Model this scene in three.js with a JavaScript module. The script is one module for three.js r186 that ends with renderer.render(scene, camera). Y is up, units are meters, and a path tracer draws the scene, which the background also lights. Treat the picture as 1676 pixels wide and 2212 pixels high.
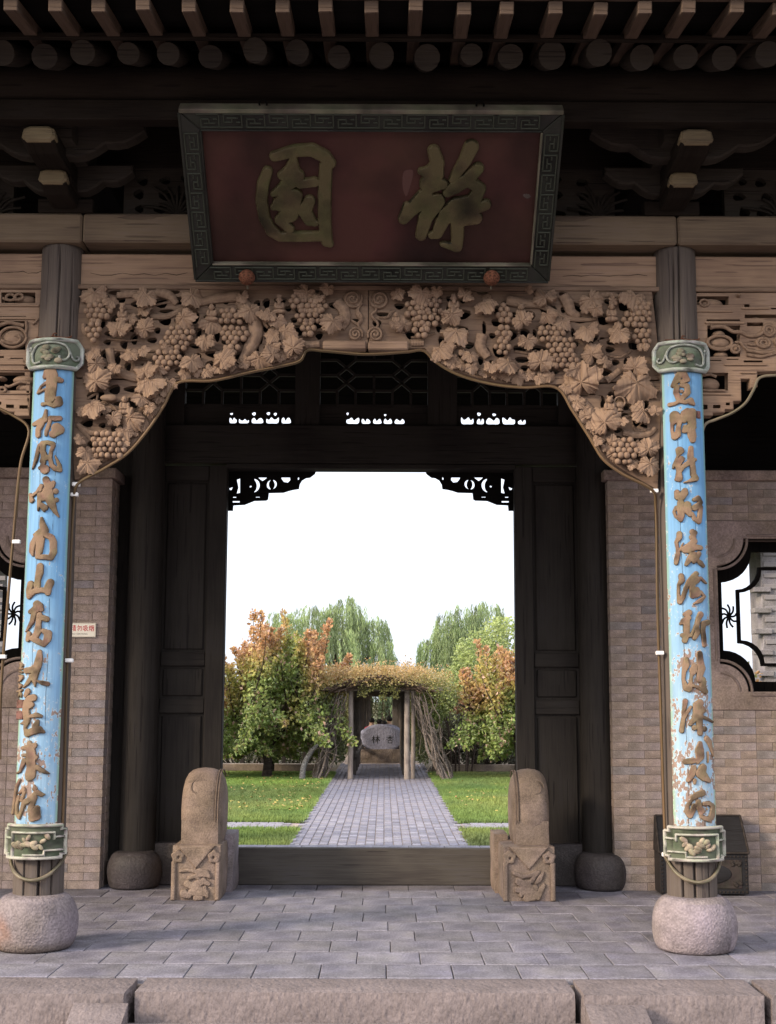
import * as THREE from 'three';
import { mergeGeometries, mergeVertices, toCreasedNormals } from 'three/addons/utils/BufferGeometryUtils.js';
import { MarchingCubes } from 'three/addons/objects/MarchingCubes.js';

// ---------- camera, sky, sun, exposure ----------
const scene = new THREE.Scene();
const FOC = 2850, VW = 1676, VH = 2211;                         // lens and frame, in units of the photograph seen 1676 wide
const PITCH = Math.atan(407 / FOC), YAW = -0.0023, ROLL = 0.0035;
const EYE = new THREE.Vector3(0.1, 1.337, 7.49);
const camera = new THREE.PerspectiveCamera(THREE.MathUtils.radToDeg(2 * Math.atan(VH / 2 / FOC)), VW / VH, 0.1, 2000);
camera.position.copy(EYE);
camera.rotation.order = 'YXZ';
camera.rotation.set(PITCH, YAW, ROLL);
camera.updateMatrixWorld(true);
const renderer = new THREE.WebGLRenderer({ antialias: true });
renderer.setSize(776, 1024);
renderer.toneMapping = THREE.LinearToneMapping;
renderer.toneMappingExposure = 2.3;
renderer.shadowMap.enabled = true;

const SUN = new THREE.Vector3(-0.80, 0.43, 0.50).normalize();    // low hazy sun, from the left and behind the camera
{
  const W = 256, H = 128, d = new Float32Array(W * H * 4), v = new THREE.Vector3();
  for (let j = 0; j < H; j++) for (let i = 0; i < W; i++) {
    const la = ((j + 0.5) / H - 0.5) * Math.PI, lo = ((i + 0.5) / W - 0.5) * 2 * Math.PI;
    v.set(Math.cos(la) * Math.cos(lo), Math.sin(la), Math.cos(la) * Math.sin(lo));
    const c = Math.max(0, v.dot(SUN)), up = Math.max(0, v.y);
    const g = 0.48 + 1.1 * up + 0.6 * Math.pow(c, 6) + 0.22 * Math.pow(c, 2);
    const w = Math.pow(c, 3), k = (j * W + i) * 4;
    const below = v.y < 0 ? 0.35 : 1;
    d[k] = g * (0.92 + 0.12 * w) * below; d[k + 1] = g * (0.98 + 0.01 * w) * below; d[k + 2] = g * (1.10 - 0.20 * w) * below; d[k + 3] = 1;
  }
  const t = new THREE.DataTexture(d, W, H, THREE.RGBAFormat, THREE.FloatType);
  t.mapping = THREE.EquirectangularReflectionMapping; t.magFilter = THREE.LinearFilter; t.needsUpdate = true;
  scene.background = t; scene.environment = t;
}
const sun = new THREE.DirectionalLight(new THREE.Color(1, 0.84, 0.64), 2.3);
sun.position.copy(SUN).multiplyScalar(40); sun.castShadow = true; sun.shadow.radius = 22;
sun.shadow.mapSize.set(2048, 2048);
Object.assign(sun.shadow.camera, { left: -30, right: 30, top: 30, bottom: -30, near: 1, far: 140 });
sun.name = 'sun'; sun.target.name = 'sun_target';
scene.add(sun, sun.target);

// ---------- helpers ----------
let seed = 20231;
const rnd = () => { seed = (seed + 0x6d2b79f5) | 0; let t = Math.imul(seed ^ (seed >>> 15), 1 | seed); t = (t + Math.imul(t ^ (t >>> 7), 61 | t)) ^ t; return ((t ^ (t >>> 14)) >>> 0) / 4294967296; };
const rr = (a, b) => a + (b - a) * rnd();
const V3 = (x, y, z) => new THREE.Vector3(x, y, z);
const clamp = (x, a = 0, b = 1) => Math.min(b, Math.max(a, x));
const sm = (a, b, x) => { const t = clamp((x - a) / (b - a)); return t * t * (3 - 2 * t); };
const lerp = (a, b, t) => a + (b - a) * t;
// where the sight line through a spot of the photograph meets the wall plane z (or the floor level y)
function ray(u, v) { return V3((u - VW / 2) / FOC, -(v - VH / 2) / FOC, -1).applyQuaternion(camera.quaternion); }
function at(u, v, z) { const r = ray(u, v); return r.multiplyScalar((z - EYE.z) / r.z).add(EYE); }
function atFloor(u, v, y) { const r = ray(u, v); return r.multiplyScalar((y - EYE.y) / r.y).add(EYE); }
const K = VW / 1944;
const atSrc = (x, y, z) => at(x * K, y * K, z);

const used = {};
function numbered(n) { used[n] = (used[n] || 0) + 1; return used[n] === 1 ? n : n + '_' + String(used[n] - 1).padStart(3, '0'); }
function thing(name, label, category, group, pos = [0, 0, 0], turn = 0) {
  const o = new THREE.Group(); o.name = numbered(name); o.position.set(...pos); o.rotation.y = turn; scene.add(o);
  o.userData = { label, category }; if (group) o.userData.group = group;
  return o;
}
function part(parent, name, geo, mat, label) {
  const m = new THREE.Mesh(geo, mat); m.name = name; m.castShadow = m.receiveShadow = true; parent.add(m);
  if (label) m.userData.label = label;
  return m;
}
function struct(name, geo, mat) { const m = part(scene, numbered(name), geo, mat); m.userData.kind = 'structure'; return m; }
function mono(name, geo, mat, label, category, group) { const m = part(scene, numbered(name), geo, mat); m.userData = { label, category }; if (group) m.userData.group = group; return m; }
function stuff(parent, name, geo, mat) { const m = part(parent, parent === scene ? numbered(name) : name, geo, mat); m.userData.kind = 'stuff'; return m; }

const plain = (g) => { const n = g.index ? g.toNonIndexed() : g; for (const k of Object.keys(n.attributes)) if (!['position', 'normal', 'uv'].includes(k)) n.deleteAttribute(k); if (!n.attributes.uv) n.setAttribute('uv', new THREE.BufferAttribute(new Float32Array(n.attributes.position.count * 2), 2)); return n; };
const merge = (list) => mergeGeometries(list.map(plain));
const mv = (g, x, y, z) => g.translate(x, y, z);
// texture coordinates in metres, the grain running along one axis
function uvm(g, along = 'x', s = 1) {
  g = plain(g);
  const p = g.attributes.position, n = g.attributes.normal, uv = g.attributes.uv, A = { x: 0, y: 1, z: 2 }[along], ou = rr(0, 9), ov = rr(0, 9);
  for (let i = 0; i < p.count; i += 3) {
    const q = [0, 0, 0]; for (let k = 0; k < 3; k++) { q[0] += Math.abs(n.getX(i + k)); q[1] += Math.abs(n.getY(i + k)); q[2] += Math.abs(n.getZ(i + k)); }
    const N = q.indexOf(Math.max(...q)), ax = [0, 1, 2].filter((a) => a !== N), U = N === A ? ax[0] : A, Vx = ax.find((a) => a !== U);
    for (let k = 0; k < 3; k++) { const c = [p.getX(i + k), p.getY(i + k), p.getZ(i + k)]; uv.setXY(i + k, c[U] * s + ou, c[Vx] * s + ov); }
  }
  return g;
}
// box with chamfered edges
function cbox(w, h, d, c = 0.004) {
  c = Math.min(c, w / 3, h / 3, d / 3);
  const P = [], a = [w / 2, h / 2, d / 2];
  const vert = (sx, sy, sz, ax) => V3(sx * (a[0] - (ax === 0 ? 0 : c)), sy * (a[1] - (ax === 1 ? 0 : c)), sz * (a[2] - (ax === 2 ? 0 : c)));
  const tri = (p, q, r) => { const nn = V3().crossVectors(V3().subVectors(q, p), V3().subVectors(r, p)), cc = V3().add(p).add(q).add(r); if (nn.dot(cc) < 0) [q, r] = [r, q]; for (const t of [p, q, r]) P.push(t.x, t.y, t.z); };
  const quad = (p, q, r, s) => { tri(p, q, r); tri(p, r, s); };
  for (const s of [-1, 1]) {
    quad(vert(s, -1, -1, 0), vert(s, 1, -1, 0), vert(s, 1, 1, 0), vert(s, -1, 1, 0));
    quad(vert(-1, s, -1, 1), vert(1, s, -1, 1), vert(1, s, 1, 1), vert(-1, s, 1, 1));
    quad(vert(-1, -1, s, 2), vert(1, -1, s, 2), vert(1, 1, s, 2), vert(-1, 1, s, 2));
    for (const t of [-1, 1]) {
      quad(vert(s, t, -1, 0), vert(s, t, 1, 0), vert(s, t, 1, 1), vert(s, t, -1, 1));
      quad(vert(s, -1, t, 0), vert(s, 1, t, 0), vert(s, 1, t, 2), vert(s, -1, t, 2));
      quad(vert(-1, s, t, 1), vert(1, s, t, 1), vert(1, s, t, 2), vert(-1, s, t, 2));
      for (const r of [-1, 1]) tri(vert(s, t, r, 0), vert(s, t, r, 1), vert(s, t, r, 2));
    }
  }
  const g = new THREE.BufferGeometry(); g.setAttribute('position', new THREE.Float32BufferAttribute(P, 3));
  g.setAttribute('uv', new THREE.BufferAttribute(new Float32Array(P.length / 3 * 2), 2)); g.computeVertexNormals();
  return g;
}
const bx = (x0, x1, y0, y1, z0, z1, c = 0.006, along = 'x') => uvm(mv(cbox(x1 - x0, y1 - y0, z1 - z0, c), (x0 + x1) / 2, (y0 + y1) / 2, (z0 + z1) / 2), along);
function tube(pts, r, seg = 6, n, closed = false) { return new THREE.TubeGeometry(new THREE.CatmullRomCurve3(pts.map((p) => (p.isVector3 ? p : V3(...p))), closed), n || pts.length * 6, r, seg, closed); }
// tube whose radius changes along it
function taper(pts, radii, seg = 8, n = 16) {
  const c = new THREE.CatmullRomCurve3(pts), f = c.computeFrenetFrames(n), P = [], I = [], U = [];
  for (let i = 0; i <= n; i++) {
    const t = i / n, p = c.getPointAt(t), k = t * (radii.length - 1), a = Math.floor(Math.min(k, radii.length - 2)), r = lerp(radii[a], radii[a + 1], k - a);
    for (let j = 0; j <= seg; j++) { const q = (j / seg) * Math.PI * 2, d = f.normals[i].clone().multiplyScalar(Math.cos(q) * r).addScaledVector(f.binormals[i], Math.sin(q) * r); P.push(p.x + d.x, p.y + d.y, p.z + d.z); U.push(t * 3, j / seg); }
  }
  for (let i = 0; i < n; i++) for (let j = 0; j < seg; j++) { const a = i * (seg + 1) + j, b = a + seg + 1; I.push(a, b, a + 1, b, b + 1, a + 1); }
  const g = new THREE.BufferGeometry(); g.setAttribute('position', new THREE.Float32BufferAttribute(P, 3)); g.setAttribute('uv', new THREE.Float32BufferAttribute(U, 2)); g.setIndex(I); g.computeVertexNormals();
  return g;
}
const lathe = (pts, seg = 32) => new THREE.LatheGeometry(pts.map((p) => new THREE.Vector2(p[0], p[1])), seg);
// smooth closed or open outline to a list of Vector2
const spline2 = (pts, n, closed = false) => new THREE.CatmullRomCurve3(pts.map((p) => V3(p[0], p[1], 0)), closed, 'centripetal').getPoints(n).map((p) => new THREE.Vector2(p.x, p.y));
function extrude(pts, holes, z0, z1, bevel = 0) {
  const s = new THREE.Shape(pts.map((p) => (p.isVector2 ? p : new THREE.Vector2(p[0], p[1]))));
  for (const h of holes || []) s.holes.push(new THREE.Path(h.map((p) => (p.isVector2 ? p : new THREE.Vector2(p[0], p[1])))));
  const g = new THREE.ExtrudeGeometry(s, { depth: z1 - z0 - 2 * bevel, bevelEnabled: bevel > 0, bevelSize: bevel, bevelThickness: bevel, bevelOffset: -bevel, bevelSegments: 1, curveSegments: 8 });
  return g.translate(0, 0, z0 + bevel);
}
const ring = (cx, cy, rx, ry, n = 14) => Array.from({ length: n }, (_, i) => { const a = (i / n) * Math.PI * 2, k = 1 + 0.12 * Math.sin(a * 3 + cx); return [cx + Math.cos(a) * rx * k, cy + Math.sin(a) * ry * k]; });
const rect = (x0, y0, x1, y1) => [[x0, y0], [x1, y0], [x1, y1], [x0, y1]];

// ---------- relief: raise the inside of a field into a carved solid ----------
// strokes: 'x,y,r x,y,r; x,y,r ...'   brush strokes as chains of discs
const parse = (s) => s.split(';').map((q) => q.trim().split(/\s+/).map((p) => p.split(',').map(Number))).filter((q) => q[0].length === 3);
function strokeField(list) {
  const segs = [];
  for (const s of list) { if (s.length === 1) segs.push([s[0], s[0]]); for (let i = 0; i + 1 < s.length; i++) segs.push([s[i], s[i + 1]]); }
  return (x, y) => {
    let best = -1e9;
    for (const [a, b] of segs) {
      const dx = b[0] - a[0], dy = b[1] - a[1], l = dx * dx + dy * dy, t = l ? clamp(((x - a[0]) * dx + (y - a[1]) * dy) / l) : 0;
      const e = lerp(a[2], b[2], t) - Math.hypot(x - a[0] - dx * t, y - a[1] - dy * t); if (e > best) best = e;
    }
    return best;
  };
}
function relief(field, x0, y0, x1, y1, cell, height, place, base = 0) {
  const nx = Math.ceil((x1 - x0) / cell), ny = Math.ceil((y1 - y0) / cell), F = new Float32Array((nx + 1) * (ny + 1)), P = [];
  for (let j = 0; j <= ny; j++) for (let i = 0; i <= nx; i++) F[j * (nx + 1) + i] = field(x0 + i * cell, y0 + j * cell);
  const out = (q) => { const p = place(q[0], q[1], q[2]); P.push(p.x, p.y, p.z); };
  for (let j = 0; j < ny; j++) for (let i = 0; i < nx; i++) {
    const c = [[i, j], [i + 1, j], [i + 1, j + 1], [i, j + 1]].map(([a, b]) => [x0 + a * cell, y0 + b * cell, F[b * (nx + 1) + a]]);
    if (c.every((q) => q[2] <= 0)) continue;
    const poly = [];
    for (let k = 0; k < 4; k++) {
      const a = c[k], b = c[(k + 1) % 4];
      if (a[2] > 0) poly.push([a[0], a[1], height(a[2], a[0], a[1]), 0]);
      if (a[2] > 0 !== b[2] > 0) { const t = a[2] / (a[2] - b[2]), x = lerp(a[0], b[0], t), y = lerp(a[1], b[1], t); poly.push([x, y, height(0, x, y), 1]); }
    }
    for (let k = 1; k + 1 < poly.length; k++) { out(poly[0]); out(poly[k]); out(poly[k + 1]); }
    for (let k = 0; k < poly.length; k++) { const a = poly[k], b = poly[(k + 1) % poly.length]; if (a[3] && b[3]) { const a0 = [a[0], a[1], base], b0 = [b[0], b[1], base]; out(a); out(a0); out(b); out(b); out(a0); out(b0); } }
  }
  let g = new THREE.BufferGeometry(); g.setAttribute('position', new THREE.Float32BufferAttribute(P, 3));
  g = toCreasedNormals(mergeVertices(g, 1e-5), 0.9);
  return uvm(g, 'y');
}
const dome = (H, bev) => (d) => H * (0.35 + 0.65 * (1 - Math.pow(1 - clamp(d / bev), 2)));

// ---------- computed textures ----------
const hash = (x, y, s) => { let h = Math.imul(x | 0, 374761393) ^ Math.imul(y | 0, 668265263) ^ Math.imul(s | 0, 2246822519); h = Math.imul(h ^ (h >>> 13), 1274126177); return ((h ^ (h >>> 16)) >>> 0) / 4294967296; };
function vn(x, y, px, py, s) {            // value noise that repeats every px, py cells
  const i = Math.floor(x), j = Math.floor(y), u = x - i, v = y - j, a = u * u * (3 - 2 * u), b = v * v * (3 - 2 * v), w = (n, p) => ((n % p) + p) % p;
  return lerp(lerp(hash(w(i, px), w(j, py), s), hash(w(i + 1, px), w(j, py), s), a), lerp(hash(w(i, px), w(j + 1, py), s), hash(w(i + 1, px), w(j + 1, py), s), a), b);
}
function fbm(u, v, fx, fy, oct, s) { let t = 0, a = 0.5, n = 0; for (let k = 0; k < oct; k++) { t += a * vn(u * fx, v * fy, fx, fy, s + k); n += a; a *= 0.5; fx *= 2; fy *= 2; } return t / n; }
function tex(w, h, fn, srgb = true) {
  const d = new Uint8Array(w * h * 4);
  for (let j = 0; j < h; j++) for (let i = 0; i < w; i++) { const c = fn((i + 0.5) / w, (j + 0.5) / h), k = (j * w + i) * 4; const q = Array.isArray(c) ? c : [c, c, c]; d[k] = clamp(q[0]) * 255; d[k + 1] = clamp(q[1]) * 255; d[k + 2] = clamp(q[2]) * 255; d[k + 3] = 255; }
  const t = new THREE.DataTexture(d, w, h); t.wrapS = t.wrapT = THREE.RepeatWrapping; t.magFilter = THREE.LinearFilter; t.minFilter = THREE.LinearMipmapLinearFilter; t.generateMipmaps = true;
  if (srgb) t.colorSpace = THREE.SRGBColorSpace; t.needsUpdate = true; return t;
}
const rep = (t, x, y) => { const c = t.clone(); c.repeat.set(x, y); c.needsUpdate = true; return c; };
const woodH = (u, v) => { const g = fbm(u, v, 4, 64, 4, 11), f = fbm(u, v, 8, 200, 2, 31), b = fbm(u, v, 3, 3, 4, 71), cr = sm(0.74, 0.79, fbm(u, v, 3, 80, 2, 91)); return clamp(0.26 * g + 0.24 * f + 0.62 * b - 0.30 * cr + 0.06); };
const T = {
  wood: tex(512, 512, (u, v) => { const h = woodH(u, v), k = 0.56 + 0.62 * h; return [k, k * (0.97 + 0.04 * h), k * (0.95 + 0.06 * (1 - h))]; }),
  woodB: tex(512, 512, (u, v) => woodH(u, v), false),
  stone: tex(512, 512, (u, v) => { const a = fbm(u, v, 5, 5, 5, 5), b = fbm(u, v, 90, 90, 2, 15), k = 0.60 + 0.36 * a + 0.24 * (b - 0.4); return [k * 1.02, k, k * (0.96 + 0.10 * fbm(u, v, 4, 4, 2, 44))]; }),
  stoneB: tex(512, 512, (u, v) => 0.55 * fbm(u, v, 8, 8, 3, 5) + 0.45 * fbm(u, v, 80, 80, 2, 15), false),
  rough: tex(512, 512, (u, v) => fbm(u, v, 48, 24, 4, 77), false),
  granite: tex(512, 512, (u, v) => { const a = fbm(u, v, 90, 90, 2, 25), b = fbm(u, v, 5, 5, 4, 35), c = sm(0.62, 0.72, fbm(u, v, 128, 128, 2, 12)); const k = 0.66 + 0.16 * a + 0.26 * b - 0.07 * c; return [k * 1.02, k * 0.99, k]; }),
  blot: tex(512, 512, (u, v) => { const a = fbm(u, v, 3, 3, 6, 61), k = 0.30 + 1.15 * a; return [k, k * (0.9 + 0.2 * fbm(u, v, 5, 5, 3, 8)), k]; }),
  bark: tex(256, 256, (u, v) => { const h = fbm(u, v, 24, 5, 4, 19); return 0.35 + 0.75 * h; }),
  grassy: tex(512, 512, (u, v) => { const a = fbm(u, v, 6, 6, 4, 33), b = fbm(u, v, 120, 120, 2, 3); const k = 0.55 + 0.5 * a + 0.35 * (b - 0.5); return [k * (0.9 + 0.25 * a), k, k * 0.8]; }),
};
const std = (rgb, o = {}) => { const { tx, bump, bs = 0.004, r = 0.85, s, sp = 0.35, ...x } = o; const m = new THREE.MeshPhysicalMaterial({ roughness: r, specularIntensity: sp, ...x }); m.color.setRGB(...rgb); if (tx) m.map = s ? rep(tx, s[0], s[1]) : tx; if (bump) { m.bumpMap = s ? rep(bump, s[0], s[1]) : bump; m.bumpScale = bs; } return m; };
const M = {
  carve: std([0.235, 0.155, 0.112], { tx: T.wood, bump: T.woodB, bs: 0.004, r: 0.75, s: [1.6, 1.6] }),
  carveB: std([0.17, 0.112, 0.082], { tx: T.wood, bump: T.woodB, bs: 0.004, r: 0.8, s: [1.6, 1.6] }),  // darker carve for the arch ground: recess shade painted into the colour
  beam: std([0.25, 0.165, 0.12], { tx: T.wood, bump: T.woodB, bs: 0.006, s: [0.9, 0.9] }),
  beamG: std([0.14, 0.103, 0.075], { tx: T.wood, bump: T.woodB, bs: 0.008, s: [0.8, 0.8] }),
  column: std([0.10, 0.08, 0.073], { tx: T.wood, bump: T.woodB, bs: 0.008, s: [0.7, 0.7] }),
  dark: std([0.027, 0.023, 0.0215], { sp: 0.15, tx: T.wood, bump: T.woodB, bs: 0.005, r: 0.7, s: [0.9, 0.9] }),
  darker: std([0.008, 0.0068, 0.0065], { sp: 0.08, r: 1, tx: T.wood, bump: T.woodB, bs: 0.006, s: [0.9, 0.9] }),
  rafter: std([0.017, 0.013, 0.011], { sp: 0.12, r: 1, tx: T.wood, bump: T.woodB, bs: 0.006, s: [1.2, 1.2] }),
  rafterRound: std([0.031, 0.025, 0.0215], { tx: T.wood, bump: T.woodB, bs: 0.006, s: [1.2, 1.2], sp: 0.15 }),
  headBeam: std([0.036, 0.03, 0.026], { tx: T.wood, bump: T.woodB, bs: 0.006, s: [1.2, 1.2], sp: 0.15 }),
  rafterEnd: std([0.072, 0.048, 0.036], { tx: T.wood, bump: T.woodB, bs: 0.006, s: [1.2, 1.2] }),
  nose: std([0.15, 0.115, 0.072], { tx: T.wood, bump: T.woodB, bs: 0.006, s: [1.2, 1.2] }),  // paler than the arms: light on the tips put into the colour
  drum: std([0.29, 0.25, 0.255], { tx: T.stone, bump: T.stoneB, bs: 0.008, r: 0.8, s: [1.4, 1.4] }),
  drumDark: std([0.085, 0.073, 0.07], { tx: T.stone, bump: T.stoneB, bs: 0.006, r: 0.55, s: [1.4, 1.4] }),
  sand: std([0.29, 0.222, 0.172], { tx: T.stone, bump: T.stoneB, bs: 0.006, s: [1.8, 1.8] }),
  kerb: std([0.205, 0.178, 0.172], { tx: T.granite, bump: T.rough, bs: 0.007, s: [1.1, 1.1] }),
  trim: std([0.35, 0.27, 0.225], { tx: T.stone, bump: T.stoneB, bs: 0.004, s: [1.2, 1.2] }),
  mortar: std([0.34, 0.275, 0.23], { tx: T.stone, bump: T.stoneB, bs: 0.006 }),
  lacquer: std([0.054, 0.0205, 0.0165], { tx: T.blot, bump: T.stoneB, bs: 0.002, r: 0.5, s: [0.7, 0.7] }),
  gilt: std([0.074, 0.058, 0.028], { tx: T.blot, bump: T.stoneB, bs: 0.003, r: 0.5, s: [2, 2] }),
  frame: std([0.022, 0.0215, 0.018], { tx: T.blot, bump: T.woodB, bs: 0.003, r: 0.55, s: [2, 2] }),
  frameEdge: std([0.13, 0.115, 0.085], { tx: T.blot, bump: T.woodB, bs: 0.003, r: 0.6, s: [2, 2] }),
  glyph: std([0.215, 0.142, 0.094], { tx: T.blot, bump: T.stoneB, bs: 0.004, r: 0.75, s: [4, 4] }),
  rust: std([0.16, 0.06, 0.035], { tx: T.blot, bump: T.stoneB, bs: 0.004, r: 0.75, s: [8, 8] }),
  jade: std([0.36, 0.375, 0.35], { tx: T.blot, bump: T.stoneB, bs: 0.003, r: 0.6, s: [5, 5] }),
  jadeDark: std([0.12, 0.14, 0.105], { tx: T.blot, bump: T.stoneB, bs: 0.003, r: 0.7, s: [5, 5] }),
  hose: std([0.13, 0.08, 0.042], { r: 0.4, tx: T.blot, s: [3, 3] }),
  hoseGrey: std([0.16, 0.13, 0.09], { r: 0.35, tx: T.blot, s: [3, 3] }),
  clip: std([0.75, 0.72, 0.70], { r: 0.5 }),
  chest: std([0.018, 0.016, 0.017], { tx: T.wood, bump: T.woodB, bs: 0.003, r: 0.45, s: [2, 2] }),
  chestTrim: std([0.04, 0.03, 0.026], { tx: T.blot, bump: T.stoneB, bs: 0.003, r: 0.5, s: [4, 4] }),
};
// ---------- ground, courtyard and porch floor ----------
const GY = -0.45;                                                   // garden level behind the hall
struct('terrain', new THREE.PlaneGeometry(3000, 3000).rotateX(-Math.PI / 2).translate(0, -0.56, 0), std([0.11, 0.10, 0.06], { tx: rep(T.grassy, 400, 400), r: 1 }));
struct('courtyard', uvm(bx(-14, 14, -0.54, -0.30, 1.0, 40), 'x'), M.kerb);
const hallFloor = struct('porch_floor', bx(-6.9, 6.9, -0.55, -0.034, -5.2, 0.80), M.mortar);
{
  const S = 0.33, mats = [0.94, 1.02, 1.09, 1.18].map((k, i) => std([0.25 * k, 0.24 * k * (i % 2 ? 1.01 : 1), 0.268 * k * (i % 2 ? 1.03 : 1)], { tx: T.stone, bump: T.stoneB, bs: 0.005, r: 0.75, s: [1.5, 1.5] }));
  const vars = Array.from({ length: 8 }, () => uvm(cbox(S - rr(0.003, 0.006), 0.04, S - rr(0.003, 0.006), 0.003), 'x'));
  const far = [];
  for (let r = 0; r < 10; r++) for (let c = -20; c < 20; c++) {
    const z = 0.795 - S * (r + 0.5), x = -0.05 + (c + (r % 2 ? 0.5 : 0)) * S + (r % 3) * 0.012, y = -0.02 + rr(-0.002, 0.001), g = vars[Math.floor(rnd() * 8)];
    if (Math.abs(x) < 2.75) { const m = part(hallFloor, 'floor_tile', g, mats[Math.floor(rnd() * 4)]); m.position.set(x, y, z); m.rotation.set(rr(-0.004, 0.004), (rnd() < 0.5 ? 0 : Math.PI) + rr(-0.004, 0.004), rr(-0.004, 0.004)); }
    else if (Math.abs(x) < 6.7) far.push(g.clone().translate(x, y, z));
  }
  for (let r = 10; r < 18; r++) for (let c = -20; c < 20; c++) far.push(vars[r % 8].clone().translate(c * S + (r % 2) * S / 2, -0.02, 0.795 - S * (r + 0.5)));
  stuff(hallFloor, 'outer_floor_tiles', merge(far), mats[1]);
}
// rough-hewn blocks: a box whose faces are nudged by noise
function block(x0, x1, y0, y1, z0, z1, amp = 0.008, taperFn) {
  const w = x1 - x0, h = y1 - y0, d = z1 - z0, n = (q) => Math.max(2, Math.min(28, Math.round(q / 0.05)));
  let g = new THREE.BoxGeometry(w, h, d, n(w), n(h), n(d)); g.deleteAttribute('uv'); g.deleteAttribute('normal'); g = mergeVertices(g, 1e-4);
  const p = g.attributes.position, s = Math.floor(rr(1, 9999));
  for (let i = 0; i < p.count; i++) {
    let x = p.getX(i), y = p.getY(i), z = p.getZ(i);
    const ex = sm(w / 2 - 0.035, w / 2, Math.abs(x)), ey = sm(h / 2 - 0.03, h / 2, Math.abs(y)), ez = sm(d / 2 - 0.035, d / 2, Math.abs(z));
    const q = (a) => vn(x * 9 + a, y * 9 + z * 7 + a * 3, 4096, 4096, s) - 0.5, e = Math.max(ex * ey, ey * ez, ex * ez) * 0.007;
    x += q(1) * amp * 2 - Math.sign(x) * e * ex; y += q(20) * amp - Math.sign(y) * e * ey; z += q(40) * amp * 2 - Math.sign(z) * e * ez;
    p.setXYZ(i, x, y, z);
  }
  g.translate((x0 + x1) / 2, (y0 + y1) / 2, (z0 + z1) / 2);
  if (taperFn) for (let i = 0; i < p.count; i++) { const q = taperFn(p.getX(i), p.getY(i), p.getZ(i)); p.setXYZ(i, ...q); }
  g.computeVertexNormals();
  return uvm(toCreasedNormals(g, 0.7), 'x');
}
{
  const steps = new THREE.Group(); steps.name = 'porch_steps'; steps.userData.kind = 'structure'; scene.add(steps);
  for (const [a, b, zf] of [[-4.2, -1.085, 1.17], [-1.055, 0.995, 1.125], [1.02, 1.865, 1.165], [1.885, 4.2, 1.15]]) part(steps, 'edge_stone', block(a, b, -0.30, 0.003, 0.802, zf, 0.0045), M.kerb);
  for (const [a, b] of [[-1.10, 0.2], [0.215, 1.05]]) part(steps, 'step_stone', block(a, b, -0.34, -0.128, 1.13, 1.62, 0.006), M.kerb);
  for (const [a, b] of [[-1.315, -1.06], [1.02, 1.305]]) part(steps, 'side_slab', block(a, b, -0.48, -0.03, 1.19, 2.1, 0.006, (x, y, z) => [x, y - Math.max(0, z - 1.2) * 0.30 * sm(-0.48, -0.1, y), z]), M.kerb);
  part(steps, 'step_stone', block(-2.3, 2.3, -0.5, -0.22, 1.64, 2.05, 0.006), M.kerb);
}

// ---------- the gate hall ----------
const hall = thing('gate_hall', 'old timber gate hall with carved lintels, grey brick walls and deep dark eaves', 'gate building');
const CX = 1.8;
// front columns on stone drums
function column(x, r0, r1, y0, y1, z, mat, cracks) {
  const pts = []; for (let i = 0; i <= 24; i++) { const t = i / 24; pts.push([lerp(r0, r1, t), lerp(y0, y1, t)]); }
  const seg = 200, g = new THREE.LatheGeometry([...pts.map((p) => new THREE.Vector2(p[0], p[1])), new THREE.Vector2(0, y1)], seg), p = g.attributes.position, uv = g.attributes.uv;
  for (let i = 0; i < p.count; i++) {
    const a = Math.atan2(p.getX(i), p.getZ(i)), y = p.getY(i), R = Math.hypot(p.getX(i), p.getZ(i));
    let k = 1 + 0.012 * (vn(a * 4 + 20, y * 0.8, 999, 999, 3) - 0.5);
    for (const [ca, ya, yb, w] of cracks || []) { const d = Math.abs(a - ca - 0.03 * Math.sin(y * 5)); if (y > ya && y < yb && d < w) k -= 0.28 * (1 - d / w) * sm(0, 0.1, Math.min(y - ya, yb - y) + 0.02); }
    if (R > 0.01) p.setXYZ(i, p.getX(i) * k, y, p.getZ(i) * k);
    uv.setXY(i, y, a * r0 * 1.2);
  }
  g.computeVertexNormals();
  return g.translate(x, 0, z);
}
const drumPts = (r, h) => { const o = [[0, 0]]; for (let i = 0; i <= 22; i++) { const t = i / 22, a = lerp(-1.02, 0.98, t); o.push([r * (0.50 + 0.50 * Math.cos(a * 1.0)) * 1.0 + r * 0.0, h * (Math.sin(a) / Math.sin(1.02) * 0.5 + 0.5)]); } o.push([0, o[o.length - 1][1]]); return o; };
function stoneDrum(r, h, x, z) {
  const o = [[0, 0]]; for (let i = 0; i <= 26; i++) { const t = i / 26, e = 2 * t - 0.92; const lo = t < 0.46 ? 0.82 : 0.66; o.push([r * (lo + (1 - lo) * Math.pow(Math.max(0, 1 - Math.pow(Math.abs(t < 0.46 ? 1 - t / 0.46 : (t - 0.46) / 0.54), 2.1)), 0.62)), h * t]); } o.push([0, h]);
  const g = lathe(o, 48), p = g.attributes.position;
  for (let i = 0; i < p.count; i++) { const q = 1 + 0.02 * (vn(p.getX(i) * 9 + 50, p.getY(i) * 9 + p.getZ(i) * 8 + 50, 999, 999, 7) - 0.5); p.setXYZ(i, p.getX(i) * q, p.getY(i), p.getZ(i) * q); }
  g.computeVertexNormals();
  return uvm(g.translate(x, 0, z), 'y');
}
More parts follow.
